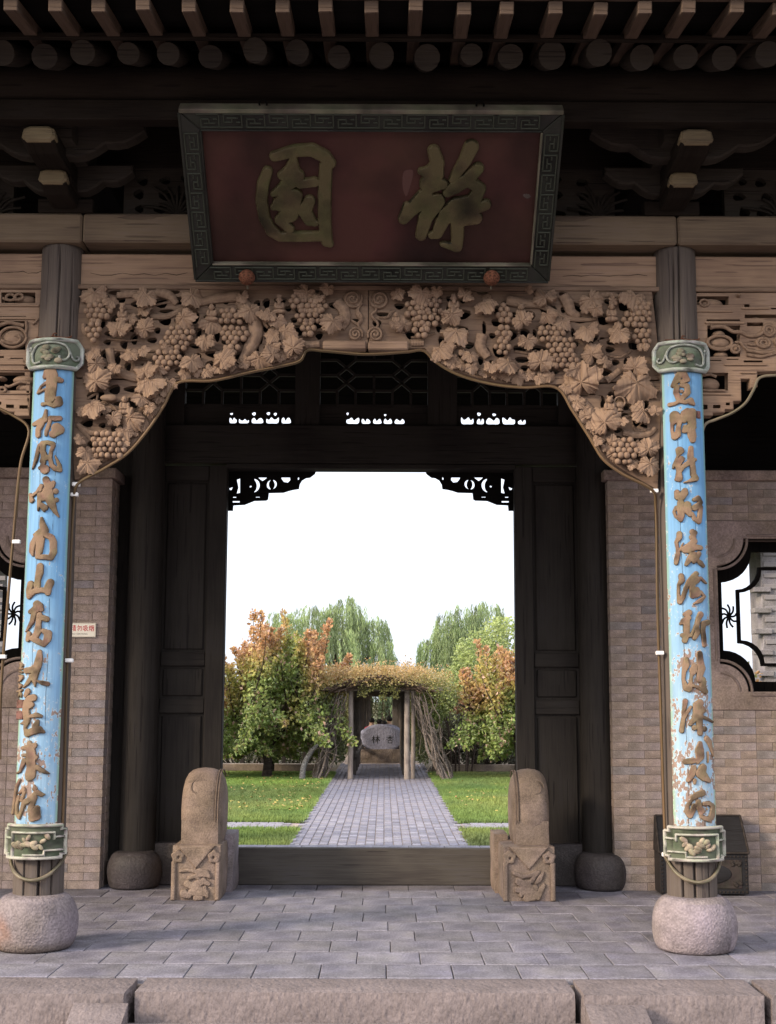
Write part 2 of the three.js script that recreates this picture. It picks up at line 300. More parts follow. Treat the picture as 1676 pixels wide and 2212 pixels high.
for (const s of [-1, 1]) {
  part(hall, 'column', column(s * CX, 0.136, 0.121, 0.27, 3.955, 0, M.column, s < 0 ? [[0.22, 0.2, 1.2, 0.05], [0.75, 0.2, 3.8, 0.04], [-0.4, 0.2, 0.8, 0.035], [0.1, 3.1, 3.9, 0.035]] : [[-0.12, 0.2, 0.85, 0.06], [-0.62, 0.2, 0.9, 0.05], [-0.02, 3.0, 3.95, 0.055], [-0.3, 3.2, 3.95, 0.03], [0.5, 0.2, 3, 0.04]]), M.column, s < 0 ? 'left front column in weathered grey timber' : 'right front column in weathered cracked timber');
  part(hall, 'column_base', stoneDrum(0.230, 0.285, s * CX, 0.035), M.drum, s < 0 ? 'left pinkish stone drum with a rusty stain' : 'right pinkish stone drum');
  if (s < 0) {                                                       // an old rust stain down the outer side of the left drum
    const b = hall.children[hall.children.length - 1], p = b.geometry.attributes.position, C = [];
    for (let i = 0; i < p.count; i++) { const x = p.getX(i) + CX, y = p.getY(i), n = fbm(0.5 + x, 0.5 + y + p.getZ(i) * 0.3, 9, 9, 3, 55), k = sm(0.0, 0.14, -x - 0.06 + (n - 0.5) * 0.16) * sm(0.24, 0.12, y), g = sm(0.06, 0.0, y - 0.02 * n) * 0.6; C.push(lerp(lerp(1, 0.95, k), 0.55, g), lerp(lerp(1, 0.58, k), 0.5, g), lerp(lerp(1, 0.34, k), 0.36, g)); }
    b.geometry.setAttribute('color', new THREE.Float32BufferAttribute(C, 3)); b.material = M.drum.clone(); b.material.vertexColors = true;
  }
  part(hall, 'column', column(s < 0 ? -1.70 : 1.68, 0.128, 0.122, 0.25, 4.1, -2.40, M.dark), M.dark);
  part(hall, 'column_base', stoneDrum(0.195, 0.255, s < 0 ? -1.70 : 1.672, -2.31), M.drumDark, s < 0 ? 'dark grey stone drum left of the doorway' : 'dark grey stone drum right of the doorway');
  part(hall, 'column', column(s * 5.4, 0.136, 0.121, 0.27, 3.955, 0, M.column), M.column);
  part(hall, 'column_base', stoneDrum(0.228, 0.285, s * 5.4, 0), M.drum);
}
// architrave and boards between the columns
for (const [a, b] of [[-6.6, -1.663], [-1.657, 1.787], [1.793, 6.6]]) part(hall, 'architrave', bx(a, b, 3.957, 4.131, -0.16, 0.15 + (a > 1 ? 0.004 : 0), 0.012), M.beamG);
for (const [a, b] of [[-5.3, -1.88], [-1.72, 1.72], [1.88, 5.3]]) {
  part(hall, 'tie_beam', bx(a, b, 3.735, 3.925, -0.07, 0.035, 0.006), M.beam);
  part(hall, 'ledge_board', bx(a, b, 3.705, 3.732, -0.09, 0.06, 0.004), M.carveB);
}
// a long split along the tie beam either side of the plaque
for (const [u0, u1, v] of [[195, 405, 592], [1215, 1398, 690 * K + 0], [0, 90, 588]]) {
  const pts = []; for (let i = 0; i <= 9; i++) { const q = at(lerp(u0, u1, i / 9), v + rr(-3, 3), 0.036); pts.push([q.x, q.y]); }
  const up = pts.map(([x, y], i) => [x, y + 0.0016 + (i % 3) * 0.001]), g = extrude([...pts, ...up.reverse()], null, 0.0352, 0.0366);
  part(hall, 'split', g, M.darker);
}
// openwork flower boards and bracket sets above the architrave
{
  const plate = (x0, x1) => { const holes = []; for (let x = x0 + 0.1; x < x1 - 0.08; x += 0.13) for (let k = 0; k < 3; k++) holes.push(ring(x + rr(-0.02, 0.02), 4.19 + k * 0.1 + rr(-0.015, 0.015), rr(0.025, 0.045), rr(0.022, 0.036), 9)); return uvm(extrude(rect(x0, 4.132, x1, 4.46), holes, -0.02, 0.03), 'x'); };
  part(hall, 'flower_board', plate(-1.45, 1.45), M.headBeam); part(hall, 'flower_board', plate(-5.0, -2.1), M.headBeam); part(hall, 'flower_board', plate(2.1, 5.0), M.headBeam);
  for (const [a, b] of [[-1.45, 1.45], [-5.0, -2.1], [2.1, 5.0]]) for (let i = 0; i < (b - a) / 0.62; i++) {
    const cx = a + 0.32 + i * 0.62, list = [];                        // sprays of thin leaves carved on the board
    for (let k = 0; k < 9; k++) { const t = lerp(0.3, 2.84, k / 8), l = rr(0.13, 0.24); list.push(tube([[cx, 4.16, 0.03], [cx + Math.cos(t) * l * 0.5, 4.16 + Math.sin(t) * l * 0.62, 0.05], [cx + Math.cos(t) * l, 4.16 + Math.sin(t) * l * 0.9, 0.04]], 0.009, 5, 8)); }
    part(hall, 'carved_spray', merge(list), M.headBeam);
  }
  part(hall, 'purlin', uvm(new THREE.CylinderGeometry(0.13, 0.13, 13, 20).rotateZ(Math.PI / 2).translate(0, 5.0, 0), 'x'), M.rafter);
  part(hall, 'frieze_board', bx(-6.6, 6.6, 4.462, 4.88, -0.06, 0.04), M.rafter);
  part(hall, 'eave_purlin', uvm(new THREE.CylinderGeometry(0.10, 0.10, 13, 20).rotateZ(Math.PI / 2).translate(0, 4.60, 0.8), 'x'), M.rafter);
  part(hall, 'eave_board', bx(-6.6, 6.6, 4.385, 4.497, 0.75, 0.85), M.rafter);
  for (const s of [-1, 1]) {
    const x = s * 1.76, cloud = (w, y, h) => {
      const o = []; o.push([-w, y + h]); for (let i = 0; i <= 8; i++) { const t = i / 8; o.push([-w + w * 0.85 * t, y + h * 0.75 * (1 - t) - 0.03 * Math.abs(Math.sin(t * Math.PI * 2))]); } o.push([w * 0.15, y]); for (let i = 0; i <= 8; i++) { const t = 1 - i / 8; o.push([w - w * 0.85 * t, y + h * 0.75 * (1 - t) - 0.03 * Math.abs(Math.sin(t * Math.PI * 2))]); } o.push([w, y + h]);
      return o;
    };
    const set = part(hall, 'bracket_set', bx(x - 0.16, x + 0.16, 4.132, 4.215, -0.16, 0.16), M.rafter);
    part(set, 'bracket_arm', uvm(extrude(cloud(0.40, 4.23, 0.16), null, 0.14, 0.24, 0.01).translate(x, 0, 0), 'x'), M.headBeam);
    part(set, 'bracket_arm', uvm(extrude(cloud(0.52, 4.32, 0.20), null, 0.42, 0.52, 0.01).translate(x, 0, 0), 'x'), M.headBeam);
    // long curled noses pointing out of the wall
    const nose = (y, z, w, h) => uvm(extrude([[0, 0], [z - 0.10, 0], [z - 0.05, 0.016], [z, 0.026], [z, h * 0.7], [z - 0.05, h], [0, h]], null, -w / 2, w / 2, 0.008).rotateY(-Math.PI / 2).translate(x, y, 0), 'z');
    for (const [y, z, w, h] of [[4.155, 0.46, 0.145, 0.105], [4.262, 0.78, 0.165, 0.105]]) { part(set, 'bracket_nose', nose(y, z, w, h), M.rafter); part(set, 'lit_nose_tip', uvm(extrude([[-w / 2 - 0.008, y + 0.05], [-w / 2 + 0.018, y + 0.024], [w / 2 - 0.018, y + 0.024], [w / 2 + 0.008, y + 0.05], [w / 2 - 0.002, y + h - 0.008], [w / 2 - 0.035, y + h + 0.006], [-w / 2 + 0.035, y + h + 0.006], [-w / 2 + 0.002, y + h - 0.008]], null, z - 0.07, z + 0.014, 0.012).translate(x, 0, 0), 'z'), M.nose); }
    part(set, 'bracket_arm', bx(x - 0.085, x + 0.085, 4.216, 4.258, 0.0, 0.40), M.rafter);
    part(set, 'beam_head', block(x - 0.145, x + 0.145, 4.37, 4.80, -0.1, 0.62, 0.01), M.headBeam);
  }
}
// roof: round rafters, square flying rafters, boards, tiles
{
  const A = THREE.MathUtils.degToRad(25), slope = Math.tan(A), L = 3.1;
  const round = new THREE.CylinderGeometry(0.062, 0.060, L, 14).rotateX(Math.PI / 2).translate(0, 0, -L / 2), fly = uvm(cbox(0.067, 0.062, 0.86, 0.004).translate(0, 0.031, -0.43), 'z');
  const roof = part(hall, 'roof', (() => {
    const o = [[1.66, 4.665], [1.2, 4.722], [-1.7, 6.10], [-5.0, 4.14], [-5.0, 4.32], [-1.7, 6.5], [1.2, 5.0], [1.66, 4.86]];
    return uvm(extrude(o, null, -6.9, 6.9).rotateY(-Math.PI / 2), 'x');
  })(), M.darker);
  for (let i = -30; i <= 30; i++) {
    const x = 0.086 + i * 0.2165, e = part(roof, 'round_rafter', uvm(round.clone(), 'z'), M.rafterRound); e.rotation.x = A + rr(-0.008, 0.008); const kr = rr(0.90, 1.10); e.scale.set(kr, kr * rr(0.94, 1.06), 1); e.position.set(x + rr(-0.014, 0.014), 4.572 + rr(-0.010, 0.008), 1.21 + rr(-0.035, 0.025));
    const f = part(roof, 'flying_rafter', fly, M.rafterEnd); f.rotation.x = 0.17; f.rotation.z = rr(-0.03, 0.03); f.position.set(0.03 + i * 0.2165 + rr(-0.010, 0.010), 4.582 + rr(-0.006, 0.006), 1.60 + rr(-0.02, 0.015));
  }
  part(roof, 'eave_strip', bx(-6.9, 6.9, 4.630, 4.665, 1.22, 1.25), M.rafter);
  part(roof, 'fascia_board', bx(-6.9, 6.9, 4.652, 4.70, 1.58, 1.64), M.rafterEnd);
  const tile = new THREE.CylinderGeometry(0.06, 0.06, 3.3, 8, 1, true, 0, Math.PI).rotateY(-Math.PI / 2).rotateX(Math.PI / 2), rows = [];
  for (let i = -32; i <= 32; i++) { rows.push(tile.clone().rotateX(Math.atan2(1.5, 2.9)).translate(i * 0.21, 5.68, -0.25)); rows.push(tile.clone().rotateX(-Math.atan2(2.18, 3.3)).translate(i * 0.21, 5.42, -3.35)); }
  stuff(roof, 'roof_tiles', merge(rows), M.mortar);
}
// end walls and the closed wall above the doorway line
part(hall, 'end_wall', bx(-6.9, -6.6, -0.03, 5.2, -5.0, 0.3), M.mortar); part(hall, 'end_wall', bx(6.6, 6.9, -0.03, 5.2, -5.0, 0.3), M.mortar);
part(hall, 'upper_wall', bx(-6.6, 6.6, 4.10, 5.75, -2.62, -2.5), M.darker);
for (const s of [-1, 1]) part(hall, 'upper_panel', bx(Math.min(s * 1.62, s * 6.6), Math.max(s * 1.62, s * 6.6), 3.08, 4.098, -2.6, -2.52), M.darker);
for (const z of [-1.3]) for (const s of [-1, 1]) part(hall, 'cross_beam', bx(s * 1.76 - 0.11, s * 1.76 + 0.11, 4.55, 4.85, -2.5, -0.1), M.darker);

// brick walls with cut-corner windows either side
const brickMats = [[0.415, 0.33, 0.27], [0.395, 0.315, 0.26], [0.43, 0.34, 0.272], [0.37, 0.305, 0.262], [0.335, 0.295, 0.275], [0.40, 0.335, 0.29]].map((c) => std(c, { tx: T.stone, bump: T.stoneB, bs: 0.004, s: [3, 3] }));
const WIN = { x0: 2.55, x1: 3.65, y0: 1.41, y1: 2.53, r: 0.2 };
function cutCorner(x0, x1, y0, y1, r, n = 8) {       // rectangle with quarter discs bitten out of its corners
  const o = [], arc = (cx, cy, a0, a1) => { for (let i = 0; i <= n; i++) { const a = lerp(a0, a1, i / n); o.push([cx + Math.cos(a) * r, cy + Math.sin(a) * r]); } };
  arc(x0, y0, Math.PI / 2, 0); arc(x1, y0, Math.PI, Math.PI / 2); arc(x1, y1, 1.5 * Math.PI, Math.PI); arc(x0, y1, 0, -Math.PI / 2);
  return o;
}
for (const s of [-1, 1]) {
  const inner = s < 0 ? 1.925 : 1.752, zf = -2.2, zb = -2.5, X = (x) => s * x, flip = (pts) => (s < 0 ? pts.map(([x, y]) => [-x, y]).reverse() : pts);
  const core = part(hall, 'brick_wall', uvm(extrude(flip(rect(inner + 0.008, -0.02, 6.6, 3.0)), [flip(cutCorner(WIN.x0, WIN.x1, WIN.y0, WIN.y1, WIN.r))], zb, zf - 0.0045), 'x'), M.mortar, s < 0 ? 'left grey brick wall beside the doorway' : 'right grey brick wall beside the doorway, with a cut-corner window');
  const H = 0.058, face = {}, rest = []; let n = 0;
  const geo = (w, d) => (face[w + '_' + d] = face[w + '_' + d] || uvm(cbox(w - 0.0025, H - 0.0022, d, 0.001), 'x'));
  for (let row = 0; row < 51; row++) {
    const y = H * (row + 0.5), yc = y; let x = inner, k = row % 2;
    // return face of the pier, going back towards the column
    for (const [z0, z1] of row % 2 ? [[zf - 0.23, zf - 0.118]] : [[zf - 0.25, zf - 0.12]]) { const g = geo(0.10, z1 - z0); const m = part(core, 'brick', g, brickMats[Math.floor(rnd() * 4)]); m.position.set(X(inner + 0.046), yc, (z0 + z1) / 2 - 0.002); }
    while (x < 6.4) {
      const w = k % 2 ? 0.116 : 0.232; k++;
      const c = x + w / 2, hole = c > WIN.x0 - 0.12 - w * 0.3 && c < WIN.x1 + 0.12 + w * 0.3 && y > WIN.y0 - 0.13 && y < WIN.y1 + 0.13;
      if (!hole) {
        const g = geo(w, 0.114), p = [X(c), yc, zf - 0.057 + rr(-0.0015, 0.0015)], mat = brickMats[rnd() < 0.72 ? Math.floor(rnd() * 3) : 3 + Math.floor(rnd() * 3)];
        if (c < (s < 0 ? 2.45 : 3.05) && y < 2.98) { const m = part(core, 'brick', g, mat); m.position.set(...p); m.rotation.set(rr(-0.008, 0.008), rr(-0.008, 0.008), rr(-0.006, 0.006)); n++; }
        else rest.push(g.clone().translate(...p));
      }
      x += w;
    }
  }
  if (rest.length) stuff(core, 'outer_bricks', merge(rest), brickMats[0]);
  part(hall, 'wall_cap', bx(Math.min(X(inner - 0.03), X(6.6)), Math.max(X(inner - 0.03), X(6.6)), 2.965, 3.04, -2.52, -2.165), M.trim);
  // window: stone surround, inner timber frame, thin lattice
  const win = part(hall, 'window_surround', uvm(extrude(flip(rect(WIN.x0 - 0.125, WIN.y0 - 0.135, WIN.x1 + 0.125, WIN.y1 + 0.135)), [flip(cutCorner(WIN.x0, WIN.x1, WIN.y0, WIN.y1, WIN.r, 14))], -2.3, -2.188, 0.006), 'x'), M.trim);
  const V = (p, z) => V3(X(p[0]), p[1], z), edge = [];
  for (const [cx, cy, a0] of [[WIN.x0, WIN.y0, 0], [WIN.x1, WIN.y0, Math.PI / 2], [WIN.x1, WIN.y1, Math.PI], [WIN.x0, WIN.y1, 1.5 * Math.PI]]) for (const rad of [0.135, 0.225]) { const pts = []; for (let i = 0; i <= 10; i++) { const a = a0 + (i / 10) * Math.PI / 2; pts.push(V([cx + Math.cos(a) * rad, cy + Math.sin(a) * rad], -2.19)); } edge.push(tube(pts, 0.011, 6, 20)); }
  const yl = [WIN.y0 + 0.225, WIN.y1 - 0.225], xl = [WIN.x0 + 0.225, WIN.x1 - 0.225];
  for (const x of [WIN.x0 - 0.025, WIN.x1 + 0.025]) edge.push(tube([V([x, yl[0]], -2.19), V([x, yl[1]], -2.19)], 0.011, 6, 2));
  for (const y of [WIN.y0 - 0.025, WIN.y1 + 0.025]) edge.push(tube([V([xl[0], y], -2.19), V([xl[1], y], -2.19)], 0.011, 6, 2));
  part(hall, 'window_moulding', merge(edge), M.trim);
  const q = 0.075, frame = part(hall, 'window_frame', uvm(extrude(flip(cutCorner(WIN.x0 - 0.01, WIN.x1 + 0.01, WIN.y0 - 0.01, WIN.y1 + 0.01, WIN.r)), [flip(cutCorner(WIN.x0 + q, WIN.x1 - q, WIN.y0 + q, WIN.y1 - q, WIN.r + 0.03))], -2.44, -2.38), 'y'), M.darker);
  const lat = [], o = cutCorner(WIN.x0 + 0.19, WIN.x1 - 0.19, WIN.y0 + 0.19, WIN.y1 - 0.19, 0.17, 6), i2 = cutCorner(WIN.x0 + 0.212, WIN.x1 - 0.212, WIN.y0 + 0.212, WIN.y1 - 0.212, 0.17, 6);
  lat.push(uvm(extrude(flip(o), [flip(i2)], -2.43, -2.39), 'y'));
  for (const sx of [WIN.x0 + 0.13, WIN.x1 - 0.13]) for (let k = 0; k < 9; k++) { const a = (k / 9) * Math.PI * 2; lat.push(tube([V([sx, 1.97], -2.41), V([sx + Math.cos(a) * 0.04, 1.97 + Math.sin(a) * 0.055], -2.405), V([sx + Math.cos(a + 0.3) * 0.066, 1.97 + Math.sin(a + 0.3) * 0.09], -2.41)], 0.008, 5, 6)); }
  part(frame, 'lattice', merge(lat), M.darker);
}
// the doorway between the rear columns
{
  const z0 = -2.62, z1 = -2.46;
  for (const s of [-1, 1]) {
    const e = s < 0 ? 1.112 : 1.092, X = (a, b) => (s < 0 ? [-b, -a] : [a, b]);
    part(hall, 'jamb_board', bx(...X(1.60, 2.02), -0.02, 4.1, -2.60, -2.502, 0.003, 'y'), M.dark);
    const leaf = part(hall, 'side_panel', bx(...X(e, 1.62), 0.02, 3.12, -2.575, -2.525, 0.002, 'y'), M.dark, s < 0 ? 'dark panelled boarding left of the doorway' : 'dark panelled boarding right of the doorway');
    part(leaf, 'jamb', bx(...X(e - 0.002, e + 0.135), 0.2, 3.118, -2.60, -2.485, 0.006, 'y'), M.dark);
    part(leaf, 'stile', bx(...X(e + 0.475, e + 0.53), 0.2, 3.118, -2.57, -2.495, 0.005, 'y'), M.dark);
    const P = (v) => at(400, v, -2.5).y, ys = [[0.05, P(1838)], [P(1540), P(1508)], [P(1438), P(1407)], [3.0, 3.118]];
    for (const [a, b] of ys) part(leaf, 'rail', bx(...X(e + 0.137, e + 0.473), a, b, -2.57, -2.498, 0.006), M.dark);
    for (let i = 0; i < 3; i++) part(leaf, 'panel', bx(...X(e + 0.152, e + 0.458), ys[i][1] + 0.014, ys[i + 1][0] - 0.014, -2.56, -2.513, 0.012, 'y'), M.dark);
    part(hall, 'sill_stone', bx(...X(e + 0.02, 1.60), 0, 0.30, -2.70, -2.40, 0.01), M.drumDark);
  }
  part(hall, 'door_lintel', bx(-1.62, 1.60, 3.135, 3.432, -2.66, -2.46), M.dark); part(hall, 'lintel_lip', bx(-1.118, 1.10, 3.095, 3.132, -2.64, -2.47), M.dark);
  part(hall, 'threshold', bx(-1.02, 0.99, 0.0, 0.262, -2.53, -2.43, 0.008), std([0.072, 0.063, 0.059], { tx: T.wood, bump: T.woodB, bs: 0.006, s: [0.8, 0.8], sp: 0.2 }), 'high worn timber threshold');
  // transom lattice with carved cut-outs along its foot
  const bars = (x0, x1) => {
    const g = [], y0 = 3.60, y1 = 4.09, b = (xa, ya, xb, yb) => { const l = Math.hypot(xb - xa, yb - ya); g.push(uvm(cbox(l, 0.02, 0.035, 0.002).rotateZ(Math.atan2(yb - ya, xb - xa)).translate((xa + xb) / 2, (ya + yb) / 2, -2.555), 'x')); };
    const xs = [0, 0.16, 0.33, 0.5, 0.67, 0.84, 1].map((t) => lerp(x0, x1, t)), ys2 = [0, 0.25, 0.5, 0.75, 1].map((t) => lerp(y0, y1, t));
    for (const y of ys2) { b(xs[0], y, xs[1], y); b(xs[2], y, xs[4], y); b(xs[5], y, xs[6], y); }
    for (const x of [xs[2], xs[3], xs[4]]) { b(x, ys2[0], x, ys2[1]); b(x, ys2[3], x, ys2[4]); } b(xs[3], ys2[1], xs[3], ys2[2]);
    for (const [k, m] of [[1, 2], [2, 1], [4, 5], [5, 4]]) { b(xs[k], ys2[1], xs[m], ys2[2]); b(xs[k], ys2[3], xs[m], ys2[2]); }
    b(xs[1], ys2[0], xs[1], ys2[1]); b(xs[5], ys2[0], xs[5], ys2[1]);
    return merge(g);
  };
  for (const [u0, u1, h0, h1] of [[400, 640, 490, 632], [690, 925, 742, 882], [985, 1205, 990, 1137]]) {
    const a = at(u0, 900, -2.55).x, b = at(u1, 900, -2.55).x, c = at(h0, 900, -2.55).x, d = at(h1, 900, -2.55).x;
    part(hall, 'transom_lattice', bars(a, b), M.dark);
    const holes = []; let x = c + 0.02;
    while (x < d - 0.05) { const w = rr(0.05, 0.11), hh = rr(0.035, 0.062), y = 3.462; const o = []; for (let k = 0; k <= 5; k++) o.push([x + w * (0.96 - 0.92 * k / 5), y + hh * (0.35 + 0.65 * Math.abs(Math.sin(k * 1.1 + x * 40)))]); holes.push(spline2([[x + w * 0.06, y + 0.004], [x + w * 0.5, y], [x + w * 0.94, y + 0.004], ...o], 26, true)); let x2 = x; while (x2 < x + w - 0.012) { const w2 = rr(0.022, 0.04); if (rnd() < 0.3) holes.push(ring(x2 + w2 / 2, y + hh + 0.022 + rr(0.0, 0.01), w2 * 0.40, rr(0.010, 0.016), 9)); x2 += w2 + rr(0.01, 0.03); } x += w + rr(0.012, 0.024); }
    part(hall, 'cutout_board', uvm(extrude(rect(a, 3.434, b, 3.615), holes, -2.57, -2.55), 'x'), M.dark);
  }
  for (const [u0, u1] of [[330, 400], [640, 690], [925, 985], [1205, 1275]]) part(hall, 'transom_post', bx(at(u0, 850, -2.55).x - 0.006, at(u1, 850, -2.55).x + 0.006, 3.434, 4.098, -2.6, -2.5, 0.004, 'y'), M.dark);
  // openwork corner brackets hung in the top corners of the opening
  const br = (flip) => {
    const q = (x, y) => { const p = atSrc(540 + (flip ? 1608 - x : x) / 2.069, 1000 + y / 2.069, -2.66); return [p.x, p.y]; };
    const o = [[60, 372], [520, 372], [515, 386], [490, 405], [468, 408], [448, 420], [436, 440], [432, 464], [405, 468], [380, 474], [352, 483], [276, 485], [272, 518], [262, 524], [200, 526], [150, 546], [92, 549], [89, 577], [60, 577]].map((p) => q(...p));
    const E2 = (cx, cy, rx, ry, n = 12, k = 1) => Array.from({ length: n }, (_, i) => { const a = (i / n) * Math.PI * 2; return q(cx + Math.cos(a) * rx * k, cy + Math.sin(a) * ry * k); });
    const crescent = (cx, cy, r, s) => { const l = []; for (let i = 0; i <= 10; i++) { const a = lerp(-1.3, 1.3, i / 10); l.push(q(cx + s * Math.cos(a) * r, cy + Math.sin(a) * r)); } for (let i = 10; i >= 0; i--) { const a = lerp(-1.2, 1.2, i / 10); l.push(q(cx + s * (Math.cos(a) * r * 0.55 - 0), cy + Math.sin(a) * r * 0.85)); } return l; };
    const holes = [[[128, 408], [128, 486], [108, 490], [118, 455], [110, 415]].map((p) => q(...p)), crescent(192, 447, 38, 1), E2(182, 452, 6, 6), [[220, 404], [272, 404], [258, 416], [245, 425], [232, 416]].map((p) => q(...p)), crescent(292, 443, 27, -1), crescent(292, 441, 26, 1), [[340, 404], [386, 404], [388, 420], [376, 433], [356, 430], [346, 418]].map((p) => q(...p)), E2(430, 411, 4, 8), rect(90, 504, 108, 511).map((p) => q(...p)), rect(88, 526, 126, 536).map((p) => q(...p)), rect(208, 504, 230, 510).map((p) => q(...p)), [[70, 460], [92, 452], [84, 472], [74, 470]].map((p) => q(...p))];
    return uvm(extrude(o, holes, -2.68, -2.645), 'x');
  };
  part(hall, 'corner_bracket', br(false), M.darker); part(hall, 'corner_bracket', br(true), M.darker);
}
// ---------- the carved grapevine arch ----------
function leafGeo(s, rough) {
  const N = 84, R = 7, P = [], I = [], lobes = [[90, 1.0, 30], [28, 0.92, 24], [152, 0.92, 24], [-28, 0.74, 24], [208, 0.74, 24]].map(([a, l, w]) => [THREE.MathUtils.degToRad(a + (hash(s, a, 3) - 0.5) * 16), l * (0.86 + 0.28 * hash(s, a, 9)), THREE.MathUtils.degToRad(w * 1.25)]);
  const out = (t) => { let r = 0.56; for (const [a, l, w] of lobes) { let d = Math.abs(t - a); d = Math.min(d, 2 * Math.PI - d); r = Math.max(r, 0.56 + (l - 0.56) * Math.exp(-((d / w) ** 2) * 0.9)); } r *= 1 - 0.13 * Math.abs(Math.sin(t * 9.5 + s)) - 0.04 * Math.abs(Math.sin(t * 21)); const n = Math.abs(((t + Math.PI / 2 + Math.PI) % (2 * Math.PI)) - Math.PI); return r * (0.30 + 0.70 * sm(0.0, 0.45, n)); };
  const hgt = (t, q) => {
    let vein = 0; for (const [a] of lobes) { let d = Math.abs(t - a); d = Math.min(d, 2 * Math.PI - d); vein = Math.max(vein, Math.exp(-((d * (0.25 + q) / 0.10) ** 2))); }
    const ribs = 0.022 * Math.sin(q * 26 + Math.cos(t * 5) * 3);
    return 0.19 * (1 - q * q) - 0.07 * vein * (1 - q * 0.4) + ribs * q + 0.10 * Math.sin(t * 5 + s) * q * q + 0.10 * Math.sin(t * 2 + s * 1.7) * q * q;
  };
  P.push(0, 0, hgt(0, 0));
  for (let j = 1; j <= R; j++) for (let i = 0; i < N; i++) { const t = (i / N) * 2 * Math.PI, q = j / R, r = out(t) * q; P.push(Math.cos(t) * r, Math.sin(t) * r, hgt(t, q)); }
  for (let i = 0; i < N; i++) { const t = (i / N) * 2 * Math.PI, r = out(t) * 0.94; P.push(Math.cos(t) * r, Math.sin(t) * r, -0.20); }
  for (let i = 0; i < N; i++) I.push(0, 1 + i, 1 + ((i + 1) % N));
  for (let j = 0; j < R; j++) for (let i = 0; i < N; i++) { const a = 1 + j * N + i, b = 1 + j * N + ((i + 1) % N); I.push(a, a + N, b, b, a + N, b + N); }
  let g = new THREE.BufferGeometry(); g.setAttribute('position', new THREE.Float32BufferAttribute(P, 3)); g.setIndex(I);
  return uvm(toCreasedNormals(g, 0.75), 'y', 0.11);
}
const LEAF = Array.from({ length: 7 }, (_, i) => leafGeo(i * 7 + 1));
const arch = thing('carved_arch', 'reddish brown carved wooden grapevine arch hanging between the two front columns', 'carved panel');
const AZ = 0.05;                                                   // plane of the carved ground
const Q4 = (x, y) => atSrc(x / 2.394, 650 + y / 2.394, AZ + 0.02), Q5 = (x, y) => atSrc(650 + x / 2.793, 650 + y / 2.793, AZ + 0.02), Q6 = (x, y) => atSrc(1244 + x / 2.394, 650 + y / 2.394, AZ + 0.02);
const U = (u, v) => { const p = at(u, v, AZ); return [p.x, p.y]; };
